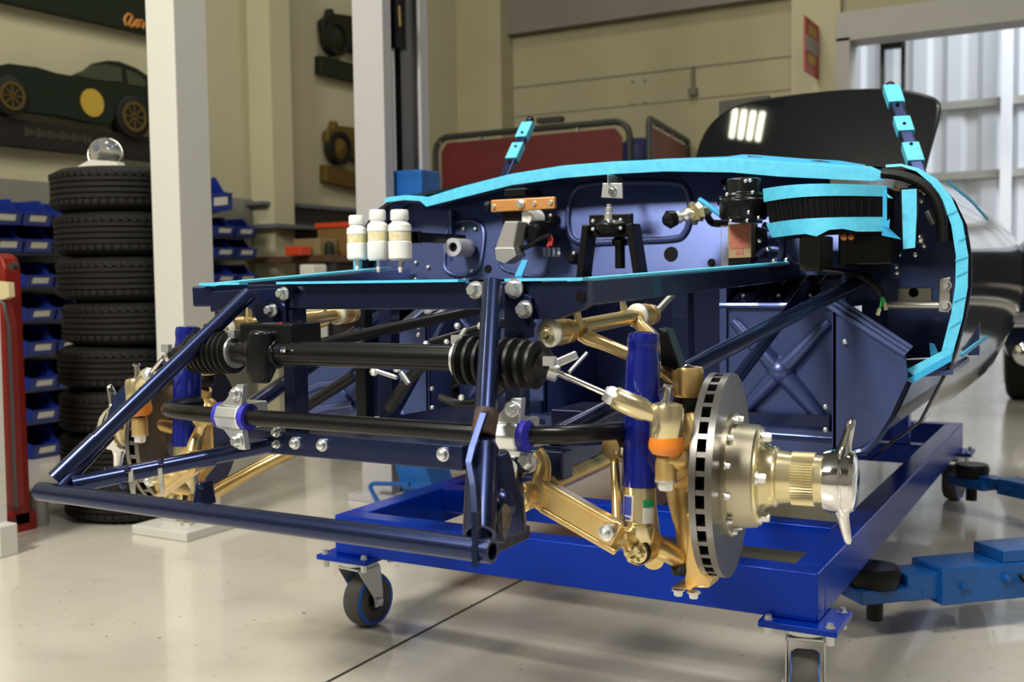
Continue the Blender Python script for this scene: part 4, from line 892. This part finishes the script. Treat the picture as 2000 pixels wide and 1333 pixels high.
# thin cyan tape along the rails, seen edge on
def rail_tape(a, b, wd, par): MB().bar(a, b, wd, .004).build('masking_tape', TAPE, par, 0)
up2 = V((0, 0, .0195))
rail_tape(V((.345, 1.32, .7783))+up2, V((.345, 1.30, .778)).lerp(re_, .93)+up2, .03, sf)
rail_tape(V((-.345, 1.32, .7783))+up2, V((-.345, 1.30, .778)).lerp(le_, .86)+up2, .03, sfl)
rail_tape((-.165, 1.298, zt+.002), (.175, 1.298, zt+.002), .03, pf)
rail_tape((.25, 1.296, zt+.002), (.37, 1.296, zt+.002), .02, pf)
rail_tape((-.34, 1.30, zt+.002), (-.25, 1.30, zt+.002), .02, pf)
MB().bar(at(1012, 541, y=1.6), at(1025, 510, y=1.95), .012, .004).build('masking_tape', TAPED, pf, 0)
# cross tubes and hoses seen between the frames
cr = MB().tube((-.32, 1.95, .66), (.10, 2.25, .80), .012).tube((-.30, 1.5, .68), (.02, 2.25, .80), .011).build('cross_tube', BLACK, car)
MB().tube(at(683, 672, y=1.62), at(722, 652, y=1.68), .007).build('bare_tube_end', ALU, cr)
MB().tube(at(816, 638, y=1.8), at(868, 606, y=1.95), .006).build('bare_tube_end', ALU, cr)
MB().tube(at(886, 678, y=1.5), at(908, 645, y=1.56), .0045).build('bare_tube_end', ALU, cr)
MB().ball(at(836, 604, y=1.9), .012, 10).tube(at(845, 603, y=1.9), at(876, 590, y=1.9), .006).build('clip', ZINC, cr)
MB().ball(at(940, 637, y=1.55), .008, 8).build('clip', ZINC, cr)
MB().ball(at(872, 668, y=1.5), .005, 8).build('clip', ZINC, cr)
MB().ball(at(832, 672, y=1.5), .006, 8).build('clip', ZINC, cr)
MB().ball(at(893, 637, y=1.5), .006, 8).build('clip', ZINC, cr)
MB().ball(at(901, 777, y=1.55), .006, 8).build('clip', ZINC, cr)
MB().tube(at(735, 725, y=1.5), at(775, 738, y=1.5), .004).build('clip', ZINC, cr)
MB().tube(at(783, 728, y=1.5), at(798, 750, y=1.5), .005).build('clip', ZINC, cr)
MB().ball(at(730, 727, y=1.5), .008, 8).build('clip', ZINC, cr)
MB().ball(at(775, 720, y=1.5), .008, 8).build('clip', ZINC, cr)
MB().pipe([at(*p, y=1.7) for p in ((860, 775), (900, 790), (960, 780), (1010, 720))], .008, 8, sub=3).pipe([at(*p, y=1.6) for p in ((760, 800), (800, 740), (850, 700), (930, 690))], .011, 8, sub=3).build('hose', BLACK, cr)
MB().box(at(1075, 800, y=1.5), at(1240, 880, y=1.62)).build('cross_plate', NAVY, cr, 30, .003)
MB().prism([at(760, 815, y=1.75), at(905, 790, y=1.75), at(960, 800, y=1.75), at(960, 850, y=1.75), at(740, 850, y=1.75)], (0, .02, 0)).build('engine_bearer', NAVY, cr, 0)

vp_ = MB().prism(ppx([(588, 690), (738, 684), (738, 814), (588, 818)], y=1.87), (0, .012, 0)).build('side_valance', NAVYD, car, 0)
MB().pipe(ppx([(596, 765), (625, 752), (655, 748), (672, 735), (690, 715)], y=1.868), .007, 10, sub=3).pipe(ppx([(605, 805), (640, 796), (690, 790)], y=1.868), .008, 10, sub=3).pipe(ppx([(668, 760), (680, 780), (690, 800)], y=1.868), .006, 10, sub=3).build('pressed_bead', NAVYD, vp_, 50)
MB().box(at(690, 600, y=1.83), at(733, 832, y=1.86)).build('valance_post', BLACK, vp_, 30, .003)
MB().tube(at(590, 800, y=1.80), at(690, 735, y=1.84), .013).build('valance_tube', BLACK, vp_)
# ---- bonnet frame ahead of the picture frame
YC = .99
cb0, cb1 = at(78, 960, y=YC+.005), at(962, 1078, y=YC)
bf = MB().ring(cb1, cb0-cb1, .0135, .0095, (cb1-cb0).length, 24).lathe(cb0, cb1-cb0, [(0, .009), (.01, .013)], 20).build('bonnet_frame', NAVY, car, 30)
bl2 = lambda a, b, r, nm='frame_tube', n=20: MB().tube(a, b, r, None, n).build(nm, NAVY, bf, 30)
lo_e = at(108, 938, y=YC+.012)
up_l = at(488, 574, y=1.275)
bl2(up_l, lo_e, .0125)
MB().tube(up_l.lerp(lo_e, .80), lo_e, .0142, None, 20).build('frame_sleeve', NAVY, bf)
up_r, dn_r, mid = at(962, 556, y=1.275), at(936, 1045, y=1.02), at(944, 880, y=1.10)
bl2(up_r, mid, .0145)
sl = MB().ring(dn_r, mid-dn_r, .0195, .015, (mid-dn_r).length, 24).build('frame_sleeve', NAVY, bf)
MB().lathe(mid, up_r-mid, [(0, .0195), (.012, .0147)], 20).build('sleeve_collar', NAVY, bf)
MB().tube(at(952, 802, y=1.12), at(944, 850, y=1.105), .0151, None, 18).build('rust_patch', mat('rust', (.10, .045, .02), .7, 0, 0, (60, (.04, .03, .03))), bf)
# flat blade bracket through the crossbar
bl_ = [(938, 806, 1.085), (916, 872, 1.06), (909, 902, 1.05), (917, 945, 1.02), (921, 1000, .985), (921, 1108, .972)]
MB().strip([at(x, y, y=d) for x, y, d in bl_], [at(x+11, y+2, y=d) for x, y, d in bl_], (-.012, .03, 0)).build('blade_bracket', NAVY, bf, 0)
MB().prism([at(980, 985, y=1.06), at(965, 1020, y=1.04), at(950, 1058, y=1.02), at(982, 1062, y=1.06), at(1000, 1000, y=1.1)], (0, .006, 0)).build('weld_gusset', NAVY, bf, 0)
# black castings between sleeve and lower pivot
hb = MB().lathe(at(985, 1035, y=1.12), (0, -.15, 1), [(0, .028), (.04, .028), (.06, .02), (.085, .018), (.1, .014)], 22).ball(at(976, 985, y=1.1), .022, 14).box(at(960, 1060, y=1.1), at(1016, 1050, y=1.2)).build('hinge_casting', NAVY, bf, 40, .002)
MB().ball(at(966, 978, y=1.07), .006, 8).ball(at(957, 1006, y=1.06), .004, 8).build('stud', CHROME, hb)
for p, r in (((972, 902), .012), ((1032, 905), .010), ((1024, 912), .006)): MB().hexb(at(*p, y=1.2), (0, -1, .3), r, .014).build('zinc_nut', ZINC, hb)
bg = MB().lathe(at(990, 930, y=1.16), V((.3, -.6, .8)), [(-.012, .012), (.016, .014)], 16)
bg.build('zinc_nut', ZINC, hb)
MB().pipe([at(1010, 905, y=1.2), at(1000, 935, y=1.17), at(1006, 960, y=1.18)], .013, 10, sub=3).build('black_elbow', BLACK, hb)
# lower tubes back to the picture frame
lt0, lt1 = at(140, 948, y=1.01), at(535, 868, y=1.29)
bl2(lt0, lt1, .0125)
bl2(at(215, 850, y=1.08), at(118, 955, y=1.0), .009)
bl2(at(205, 925, y=1.06), at(420, 900, y=1.2), .009)
bl2(at(955, 1035, y=1.03), at(1000, 930, y=1.28), .011)
for p in ((249, 918), (314, 902), (240, 948)): MB().ball(at(*p, y=1.03), .005, 8).build('weld_stud', NAVY, bf)
MB().bar(at(258, 930, y=1.07), at(258, 955, y=1.03), .02, .006, (1, 0, 0)).bar(at(314, 925, y=1.1), at(316, 955, y=1.05), .016, .006, (1, 0, 0)).build('tab', ALU, bf)
MB().prism([at(382, 945, y=1.0), at(400, 940, y=1.02), at(408, 985, y=1.02), at(374, 992, y=.985)], (.004, .01, 0)).lathe(at(386, 952, y=1.0), (0, 1, 0), [(0, .006), (.006, .006)], 12).build('hinge_lug', NAVY, bf, 0, .001)
for p in ((687, 1025), (719, 1030), (748, 1036)): MB().ball(at(*p, y=YC+.006), .003, 8).build('rivet', ALU, bf)
# dark mudguard plate seen by the far disc
MB().prism([at(200, 842, y=1.25), at(222, 775, y=1.3), at(240, 752, y=1.32), at(262, 760, y=1.34), at(236, 840, y=1.27)], (0, .006, 0)).build('guard_plate', NAVY, bf, 0, .001)

# ---- steering rack
YR_ = 1.225
r0_, r1_ = at(545, 690, y=YR_), at(893, 700, y=YR_)
rk = MB().tube((-.30, YR_, r0_.z), (.30, YR_, r1_.z), .0185, None, 24).build('steering_rack', BLACK, car, 30)
hs = at(520, 690, y=YR_)
MB().lathe((hs.x-.03, YR_, r0_.z), (1, 0, 0), [(0, .024), (.02, .03), (.035, .03), (.06, .022)], 22).lathe((hs.x+.005, YR_-.02, r0_.z-.045), (0, .1, 1), [(0, .014), (.02, .022), (.075, .022), (.08, .014)], 18).box((hs.x-.045, YR_-.01, r0_.z-.02), (hs.x+.06, YR_+.06, r0_.z+.045)).build('pinion_housing', BLACK, rk, 35, .004)
MB().box(at(512, 652, y=1.22), at(545, 632, y=1.225)).build('part_tag', GREY, rk)
MB().box(at(545, 636, y=1.222), at(553, 630, y=1.226)).build('red_mark', WIRER, rk)
for p in ((508, 742), (552, 683), (511, 672), (497, 700)): MB().ball(at(*p, y=1.2), .006, 8).build('stud', CHROME, rk)
def boot(xa, xb, xe, z, ze, ye, s):
    n = 8; pr = [(0, .024)]; L = abs(xb-xa)
    for k in range(n):
        t = k/n*L; R_ = .034 if k < n-2 else .032
        pr += [(t+.1*L/n, .026), (t+.32*L/n, R_), (t+.62*L/n, R_), (t+.9*L/n, .025)]
    pr += [(L, .022)]
    b_ = MB().lathe((xa, YR_, z), (s, 0, (ze-z)*.4/L), pr, 28).build('rack_boot', RUBBER, rk, 50)
    e = V((xe, ye, ze))
    MB().lathe(V((xb, YR_, z+(ze-z)*.4)), e-V((xb, YR_, z+(ze-z)*.4)), [(0, .024), ((e-V((xb, YR_, z))).length*.8, .014), ((e-V((xb, YR_, z))).length, .013)], 22).build('boot_neck', RUBBER, b_)
    MB().ring((xa-s*.004, YR_, z), (s, 0, 0), .0255, .018, .010, 26).box((xa-.008, YR_-.012, z+.022), (xa+.010, YR_+.004, z+.034)).build('hose_clip', ZINC, b_)
    MB().lathe(e, V((s, .35, -.35)), [(-.006, .0135), (.006, .0135)], 18).box(e+V((-.006, -.02, .008)), e+V((.01, -.012, .02))).build('hose_clip', ZINC, b_)
be = at(1082, 725, y=YR_)
boot(at(900, 700, y=YR_).x, at(1058, 712, y=YR_).x, be.x, r1_.z-.002, be.z, YR_, 1)
boot(-.200, -.29, -.335, r0_.z, be.z+.003, YR_, -1)
MB().tube(at(1284, 608, y=1.66), at(1312, 578, y=1.72), .006).tube(at(1312, 578, y=1.72), at(1330, 560, y=1.75), .0035).build('bare_tube_end', ALU, cr)
MB().obox(at(1108, 701, y=1.23), (RT*.92+UP*.4)*.014, FW*.007, (UP*.92-RT*.4)*.0055).build('clip_tail', ZINC, rk, 30, .002)
MB().tube(at(1112, 727, y=1.27), at(1146, 690, y=1.30), .0028).build('bleed_pipe', ZINC, rk)
# ---- anti-roll bar with clamps
YA = 1.20
za = at(700, 830, y=YA).z
ab = MB().pipe([(-.408, 1.345, za-.006), (-.385, 1.27, za-.002), (-.335, YA+.015, za), (-.25, YA, za), (0, YA, za), (.25, YA, za), (.335, YA+.015, za), (.385, 1.27, za-.002), (.408, 1.345, za-.006)], .0125, 16, sub=4).build('anti_roll_bar', BLACK, car, 40)
for cxp, s in ((990, 1), (458, -1)):
    c = at(cxp, 838 if s > 0 else 815, y=YA); c = V((c.x, YA, za))
    k = MB().lathe(c-V((.023, 0, 0)), (1, 0, 0), [(0, .023), (.046, .023)], 8).box(c+V((-.023, 0, -.02)), c+V((.023, .05, .02))).build('clamp_saddle', ZINC, ab, 30, .003)
    for sg_ in (1, -1):
        MB().prism([c+V((-.014, -.012, sg_*.018)), c+V((.026, -.012, sg_*.018)), c+V((.026, -.006, sg_*.05)), c+V((.012, -.006, sg_*.05))], (0, .012, 0)).hexb(c+V((.014, -.01, sg_*.036)), (0, -1, 0), .008, .008).build('clamp_lug', ZINC, k, 30, .002)
    MB().lathe(c+V((-.030 if s < 0 else -.0, 0, 0)), (1, 0, 0), [(0, .0205), (.032, .0205)] if s > 0 else [(0, .0205), (.062, .0205)], 24).build('bush', BUSH, k)
# ---- suspension and brake, both sides
YAX, ZAX = 1.422, .523
PALE = mat('pale_zinc', (.70, .68, .58), .35, .35)
def side(s):
    sd_ = 'near' if s > 0 else 'far'
    B = lambda: MB(s)
    KP = (.466, 1.422, radians(6.8)*s)          # the wheels are steered a little
    W = lambda: MB(s, KP)
    P = lambda px, py, y: at(px, py, y=y)
    S0 = lambda a: V(a)
    # shock absorber
    st_, sb = P(1257, 648, 1.35), P(1246, 1062, 1.33)
    d = sb-st_; L = d.length; dn = d.normalized()
    sh = B().lathe(st_, dn, [(0, .010), (.003, .0205), (.010, .0218), (.018, .0218), (.022, .0208), (.030, .0215), (.042, .0235), (.12, .0242), (L*.73, .0242)], 32).build('shock_absorber', SHOCK, car, 40)
    B().lathe(st_+dn*L*.73, dn, [(0, .0222), (L*.165, .0222), (L*.17, .0205), (L*.18, .0205), (L*.185, .0232), (L*.25, .0232), (L*.255, .022), (L*.29, .019)], 32).build('damper_body', IRID, sh, 40)
    if s > 0:
        cc_ = st_+dn*L*.822
        ex = (V((1, 0, 0))-dn*dn.x).normalized(); ey = dn.cross(ex)*-1
        if ey.y < 0: ey = -ey
        def patch(a0, a1, z0, z1, m, nm, r=.0227):
            R_ = [(ex*cos(a)+ey*sin(a))*r for a in [radians(a0+(a1-a0)*i/6) for i in range(7)]]
            MB().strip([cc_-dn*z1+q for q in R_], [cc_-dn*z0+q for q in R_], (0, 0, 0)).build(nm, m, sh, 60)
        patch(228, 272, -.019, .016, WHITE, 'maker_sticker'); patch(231, 266, -.011, .014, PURPLE, 'sticker_print', .0231); patch(234, 262, -.017, -.0135, PURPLE, 'sticker_print', .0231)
        patch(306, 350, -.021, .010, WHITE, 'serial_sticker'); patch(306, 350, .001, .011, GREEN, 'sticker_band', .0231)
        B().lathe(P(1214, 1023, 1.32), V((-.5, -.8, .1)), [(0, .009), (.012, .009), (.013, .005), (.02, .005)], 6).build('adjuster_knob', IRID, sh)
    # lower pin with castellated nut
    lp_ = P(1246, 1078, 1.315)
    ln = B().lathe(lp_+V((0, .05, 0)), (-.12, -1, -.02), [(0, .020), (.03, .022), (.045, .020)], 26).build('lower_mount', GOLDB, sh)
    B().lathe(lp_+V((0, .006, 0)), (-.12, -1, -.02), [(0, .018), (.006, .018)], 26).build('mount_bush', RUBBER, sh)
    nt_ = B().lathe(lp_, (-.12, -1, -.02), [(0, .0155), (.003, .0155), (.004, .0105), (.012, .0105)], 22)
    for k in range(6): nt_.obox(lp_+V((cos(k*pi/3)*.009, -.015, sin(k*pi/3)*.009)), V((cos(k*pi/3), 0, sin(k*pi/3)))*.003, V((0, .004, 0)), V((-sin(k*pi/3), 0, cos(k*pi/3)))*.0025)
    nt_.build('castle_nut', IRID, sh, 30)
    # upper wishbone
    ub, bj = P(1078, 650, 1.32), P(1341, 742, 1.42)
    rbp = at(1248, 617, x=ub.x+.006)
    uw = B().tube(ub, rbp, .0125, None, 18).build('upper_wishbone', GOLD, car, 40)
    fy = P(1140, 655, ub.y+.075)
    B().pipe([fy+V((-.004, 0, .022)), fy, fy.lerp(bj, .25), fy.lerp(bj, .7), bj+V((-.014, -.004, .0))], [.008, .012, .0098, .0095, .013], 14, sub=4).build('front_arm', GOLD, uw, 50)
    B().pipe([rbp+V((.0, -.03, .004)), rbp+V((.012, -.03, -.012)), rbp.lerp(bj, .5), bj+V((-.010, .012, -.003))], [.011, .011, .0095, .013], 14, sub=4).build('rear_arm', GOLD, uw, 50)
    for c_, k in ((ub, 1), (rbp, 1)):
        bs2 = B().lathe(c_+V((0, .02, 0)), (-.1, -1, 0), [(-.03, .017), (-.012, .0185), (-.010, .0165), (-.006, .0165), (-.004, .0195), (.022, .0195), (.024, .017)], 26).build('bush_housing', GOLDB, uw, 40)
        B().lathe(c_-V((0, .004, 0)), (-.1, -1, 0), [(0, .0205), (.004, .0205), (.006, .018), (.007, .012)], 26).build('washer', PALE, bs2, 40)
        B().lathe(c_-V((0, .010, 0)), (-.1, -1, 0), [(0, .0095), (.008, .0095), (.009, .0055), (.015, .005)], 6).build('pivot_nut', IRID, bs2, 30)
    B().tube(fy+V((0, -.012, .012)), fy+V((-.004, -.016, .040)), .0065, .005).ball(fy+V((-.004, -.016, .043)), .006, 10).build('grease_nipple', IRID, uw)
    B().tube(rbp+V((-.004, -.05, .0)), rbp+V((-.008, -.05, .03)), .006, .005).build('grease_nipple', IRID, uw)
    # upper ball joint
    bjh = B().lathe(bj-V((0, 0, .024)), (.03, 0, 1), [(0, .019), (.005, .0225), (.038, .0228), (.042, .021), (.042, .0165), (.036, .0155)], 30, True).build('ball_joint', GOLDB, uw, 40)
    B().lathe(bj+V((0, 0, .010)), (0, 0, 1), [(0, .015), (.008, .012), (.012, .004)], 16).build('joint_cap', CHROME, bjh)
    B().lathe(bj-V((0, 0, .046)), (0, 0, 1), [(0, .013), (.008, .019), (.014, .020), (.022, .017)], 24).build('rubber_gaiter', RUBBER, bjh)
    # upright
    lbj = V((bj.x+.012, 1.405, .385))
    hubc = V((.462, YAX, ZAX))
    up_ = B().pipe([bj-V((0, 0, .048)), bj+V((.012, 0, -.075)), hubc+V((0, 0, .035)), hubc-V((0, 0, .03)), lbj+V((-.006, -.004, .06)), lbj], [.014, .020, .026, .026, .016, .013], 14, sub=4).lathe(hubc-V((.02, 0, 0)), (1, 0, 0), [(0, .030), (.045, .034)], 24).build('hub_upright', GOLDB, car, 50)
    B().prism([P(1345, 1005, 1.38), P(1352, 1000, 1.38), P(1362, 1060, 1.38), P(1392, 1128, 1.38), P(1385, 1150, 1.38), P(1336, 1150, 1.38), P(1338, 1100, 1.38)], (0, .04, 0)).build('upright_web', GOLDB, up_, 30, .004)
    bb_ = B().box(P(1312, 1148, 1.36), P(1386, 1124, 1.44)).build('joint_block', GOLDB, up_, 30, .006)
    B().lathe(P(1331, 1116, 1.39), (0, 0, -1), [(-.014, .010), (-.004, .015), (.004, .013)], 18).build('rubber_gaiter', RUBBER, up_)
    for p in ((1325, 1151), (1355, 1156)): B().hexb(P(*p, 1.375), (0, 0, -1), .007, .008).build('bolt', ZINC, bb_)
    # caliper mounting ears
    B().ring(P(1328, 915, 1.45), (.3, 1, 0), .013, .009, .012, 20).pipe([P(1345, 888, 1.43), P(1340, 915, 1.44), P(1346, 960, 1.42)], .008, 10, sub=3).build('caliper_ear', GOLDB, up_)
    # steering arm and tie rod end
    te = P(1300, 820, 1.285)
    ta_ = B().pipe([te-V((0, 0, .052)), te+V((.02, .03, -.06)), hubc+V((-.008, -.02, .0))], [.014, .012, .014], 12, sub=4).build('steering_arm', GOLDB, up_, 50)
    B().lathe(te-V((0, 0, .078)), (0, 0, 1), [(0, .014), (.020, .014), (.03, .012)], 22).build('arm_boss', GOLDB, ta_)
    B().hexb(te-V((0, 0, .078)), (0, 0, -1), .011, .012).build('nut', ZINC, ta_)
    tr0 = V((be.x, YR_, be.z)); t1_ = P(1180, 768, 1.25)
    td = B().tube(tr0, t1_, .0042, None, 12).build('tie_rod', CHROME, car)
    tq = te-(te-t1_).normalized()*.014
    dd = (te-t1_).normalized(); LL = (te-t1_).length
    B().lathe(t1_, dd, [(0, .010), (.006, .0135), (.014, .0135)], 6).build('lock_nut', ZINC, td, 30)
    B().lathe(t1_+dd*.012, dd, [(0, .0125), (.004, .0150), (LL-.045, .0155), (LL-.035, .012), (LL-.012, .011)], 24).build('rod_end', IRID, td, 40)
    th = B().lathe(te-V((0, 0, .026)), (.06, 0, 1), [(0, .019), (.004, .0215), (.040, .0215), (.046, .019), (.048, .012)], 30).build('rod_end_joint', IRID, td, 40)
    B().lathe(te+V((0, 0, .020)), (.15, 0, 1), [(0, .008), (.008, .005), (.022, .0045), (.023, .007), (.027, .006)], 14).build('grease_pin', CHROME, td)
    B().lathe(te-V((0, 0, .045)), (.06, 0, 1), [(0, .018), (.006, .0225), (.013, .0232), (.024, .021)], 30).build('amber_boot', AMBER, td, 50)
    # lower wishbone
    li = P(1015, 974, 1.215); ri = V((li.x+.01, 1.62, li.z+.018)); lo_ = V((.44, 1.36, .405))
    lw = B().tube(li, ri, .013, None, 18).build('lower_wishbone', GOLD, car, 40)
    f0 = P(1058, 965, 1.25); f1 = P(1205, 1050, 1.27)
    da = (f1-f0).normalized()
    arm = B().bar(f0, f1, .016, .042).build('front_arm', GOLD, lw, 30, .003)
    B().bar(f0+V((0, 0, .019)), f1+V((0, 0, .019)), .024, .007).bar(f0-V((0, 0, .019)), f1-V((0, 0, .019)), .024, .007).build('arm_flange', GOLD, arm, 30, .002)
    B().pipe([P(1050, 880, 1.26), P(1062, 905, 1.26), P(1056, 940, 1.25), P(1044, 985, 1.24)], [.008, .010, .013, .016], 12, sub=3).build('arm_yoke', GOLD, arm, 50)
    B().pipe([f1, lp_+V((-.012, .03, .004)), lp_+V((.012, .045, -.004)), lbj+V((-.006, 0, .012))], [.014, .013, .015, .014], 14, sub=4).build('outer_arm', GOLD, lw, 50)
    B().pipe([ri, ri.lerp(lo_, .15)+V((0, 0, -.01)), ri.lerp(lo_, .6), lo_], [.015, .014, .012, .014], 14, sub=3).build('rear_arm', GOLD, lw, 50)
    pv_ = B().lathe(li+V((0, .016, 0)), (-.1, -1, 0), [(-.02, .018), (.012, .02), (.014, .016)], 24).build('bush_housing', GOLDB, lw, 40)
    B().lathe(li, (-.1, -1, 0), [(0, .015), (.004, .015), (.005, .010), (.014, .010), (.015, .005), (.022, .005)], 6).build('pivot_nut', IRID, pv_, 30)
    B().lathe(P(1185, 1041, 1.245), (0, -1, 0), [(-.01, .0105), (.003, .0105), (.004, .0075), (.009, .0065), (.011, .003)], 20).build('bolt', ZINC, lw, 30)
    # drop link
    dt, db = P(1200, 872, 1.345), P(1206, 1030, 1.30)
    dl_ = B().tube(dt-V((0, 0, .012)), db, .0062, .0072).lathe(dt-V((.0, .014, 0)), (.35, 1, 0), [(0, .0165), (.028, .0165)], 22).build('drop_link', GOLD, car, 40)
    B().hexb(dt+V((.012, -.006, -.001)), (1, -.2, 0), .010, .008).build('bolt', ZINC, dl_)
    # brake disc, bell and hub
    dx0 = .501
    def ring_disc(x, t): return W().ring((x, YAX, ZAX), (1, 0, 0), .142, .072, t, 72)
    bd_ = ring_disc(dx0, .009).ring((dx0+.021, YAX, ZAX), (1, 0, 0), .142, .072, .009, 72)
    for k in range(36):
        a = 2*pi*k/36; u = V((0, cos(a), sin(a))); v_ = V((0, -sin(a), cos(a))); bd_.obox(V((dx0+.015, YAX, ZAX))+u*.1065, u*.0345, v_*.0035, V((.006, 0, 0)))
    br_ = bd_.build('brake_disc', DISC, car, 35)
    W().ring((dx0+.009, YAX, ZAX), (1, 0, 0), .09, .07, .012, 48).build('disc_core', DARKIN, br_)
    hat = W().lathe((dx0+.028, YAX, ZAX), (1, 0, 0), [(0, .086), (.006, .086), (.007, .074), (.038, .071), (.042, .066)], 56).build('disc_bell', STEEL, br_, 35)
    for k in range(12):
        a = 2*pi*k/12+.2; W().hexb((dx0+.034, YAX+cos(a)*.0795, ZAX+sin(a)*.0795), (1, 0, 0), .0042, .006).build('bell_bolt', ZINC, hat, 30)
    hx = dx0+.062
    hf = W().lathe((hx, YAX, ZAX), (1, 0, 0), [(0, .066), (.001, .068), (.009, .068), (.010, .066), (.0105, .050), (.018, .043), (.030, .040)], 48).build('hub_flange', IRID, car, 35)
    for k in range(5):
        a = 2*pi*k/5+.5; W().hexb((hx+.010, YAX+cos(a)*.057, ZAX+sin(a)*.057), (1, 0, 0), .0075, .011).build('hub_nut', ZINC, hf, 30)
    hn = W().lathe((hx+.026, YAX, ZAX), (1, 0, 0), [(0, .038), (.001, .042), (.004, .042), (.006, .0375), (.028, .035), (.040, .0345)], 40).build('splined_hub', IRID, hf, 35)
    sp_ = W()
    for k in range(56):
        a = 2*pi*k/56; u = V((0, cos(a), sin(a))); v_ = V((0, -sin(a), cos(a)))
        sp_.prism([V((hx+.050, YAX, ZAX))+u*.0345-v_*.0018, V((hx+.050, YAX, ZAX))+u*.0345+v_*.0018, V((hx+.050, YAX, ZAX))+u*.0364], (.030, 0, 0))
    sp_.lathe((hx+.05, YAX, ZAX), (1, 0, 0), [(0, .0335), (.03, .0335)], 32)
    sp_.build('hub_spline', IRID, hf, 30)
    W().lathe((hx+.078, YAX, ZAX), (1, 0, 0), [(0, .034), (.012, .033), (.022, .033)], 36).build('hub_nose', IRID, hf, 35)
    # two-eared chrome spinner
    sx_ = hx+.090
    kn = W().lathe((sx_, YAX, ZAX), (1, 0, 0), [(0, .034), (.002, .041), (.012, .0435), (.022, .0435), (.025, .0415), (.027, .043), (.036, .0425), (.041, .039), (.044, .031), (.046, .018), (.0465, .0)], 48).build('knock_off_spinner', CHROME, hf, 30)
    for g in (1, -1):
        dirv = V((.16 if g > 0 else .10, -.05 if g > 0 else .02, g)).normalized()
        base = V((sx_+.020, YAX, ZAX))
        sdv = V((0, 1, 0)); tv = dirv.cross(sdv).normalized()
        ear = W(); ringv = []
        prof_ = [(.024, .030, .014), (.036, .024, .012), (.043, .016, .0105), (.052, .012, .008), (.070, .0095, .0065), (.082, .0075, .0052), (.086, .004, .003)]
        nn = 14
        for t_, a_, b_ in prof_:
            cpt = base+dirv*t_+V((.10*max(0, t_-.04), 0, 0)); ringv += [cpt+sdv*(a_*cos(2*pi*i/nn))+tv*(b_*sin(2*pi*i/nn)) for i in range(nn)]
        ear.add(ringv, [(k*nn+i, k*nn+(i+1) % nn, (k+1)*nn+(i+1) % nn, (k+1)*nn+i) for k in range(len(prof_)-1) for i in range(nn)]+[tuple(range((len(prof_)-1)*nn, len(prof_)*nn))])
        ear.build('spinner_ear', CHROME, hf, 50)
side(1); side(-1)

# the firewall leans back a little towards the scuttle
for o in [bh]+[ch for ch in bh.children if ch.name.split('.')[0] in ('pressed_bead', 'stud', 'open_hole')]:
    for v in o.data.vertices:
        if v.co.z > .8: v.co.y += (v.co.z-.8)*.22
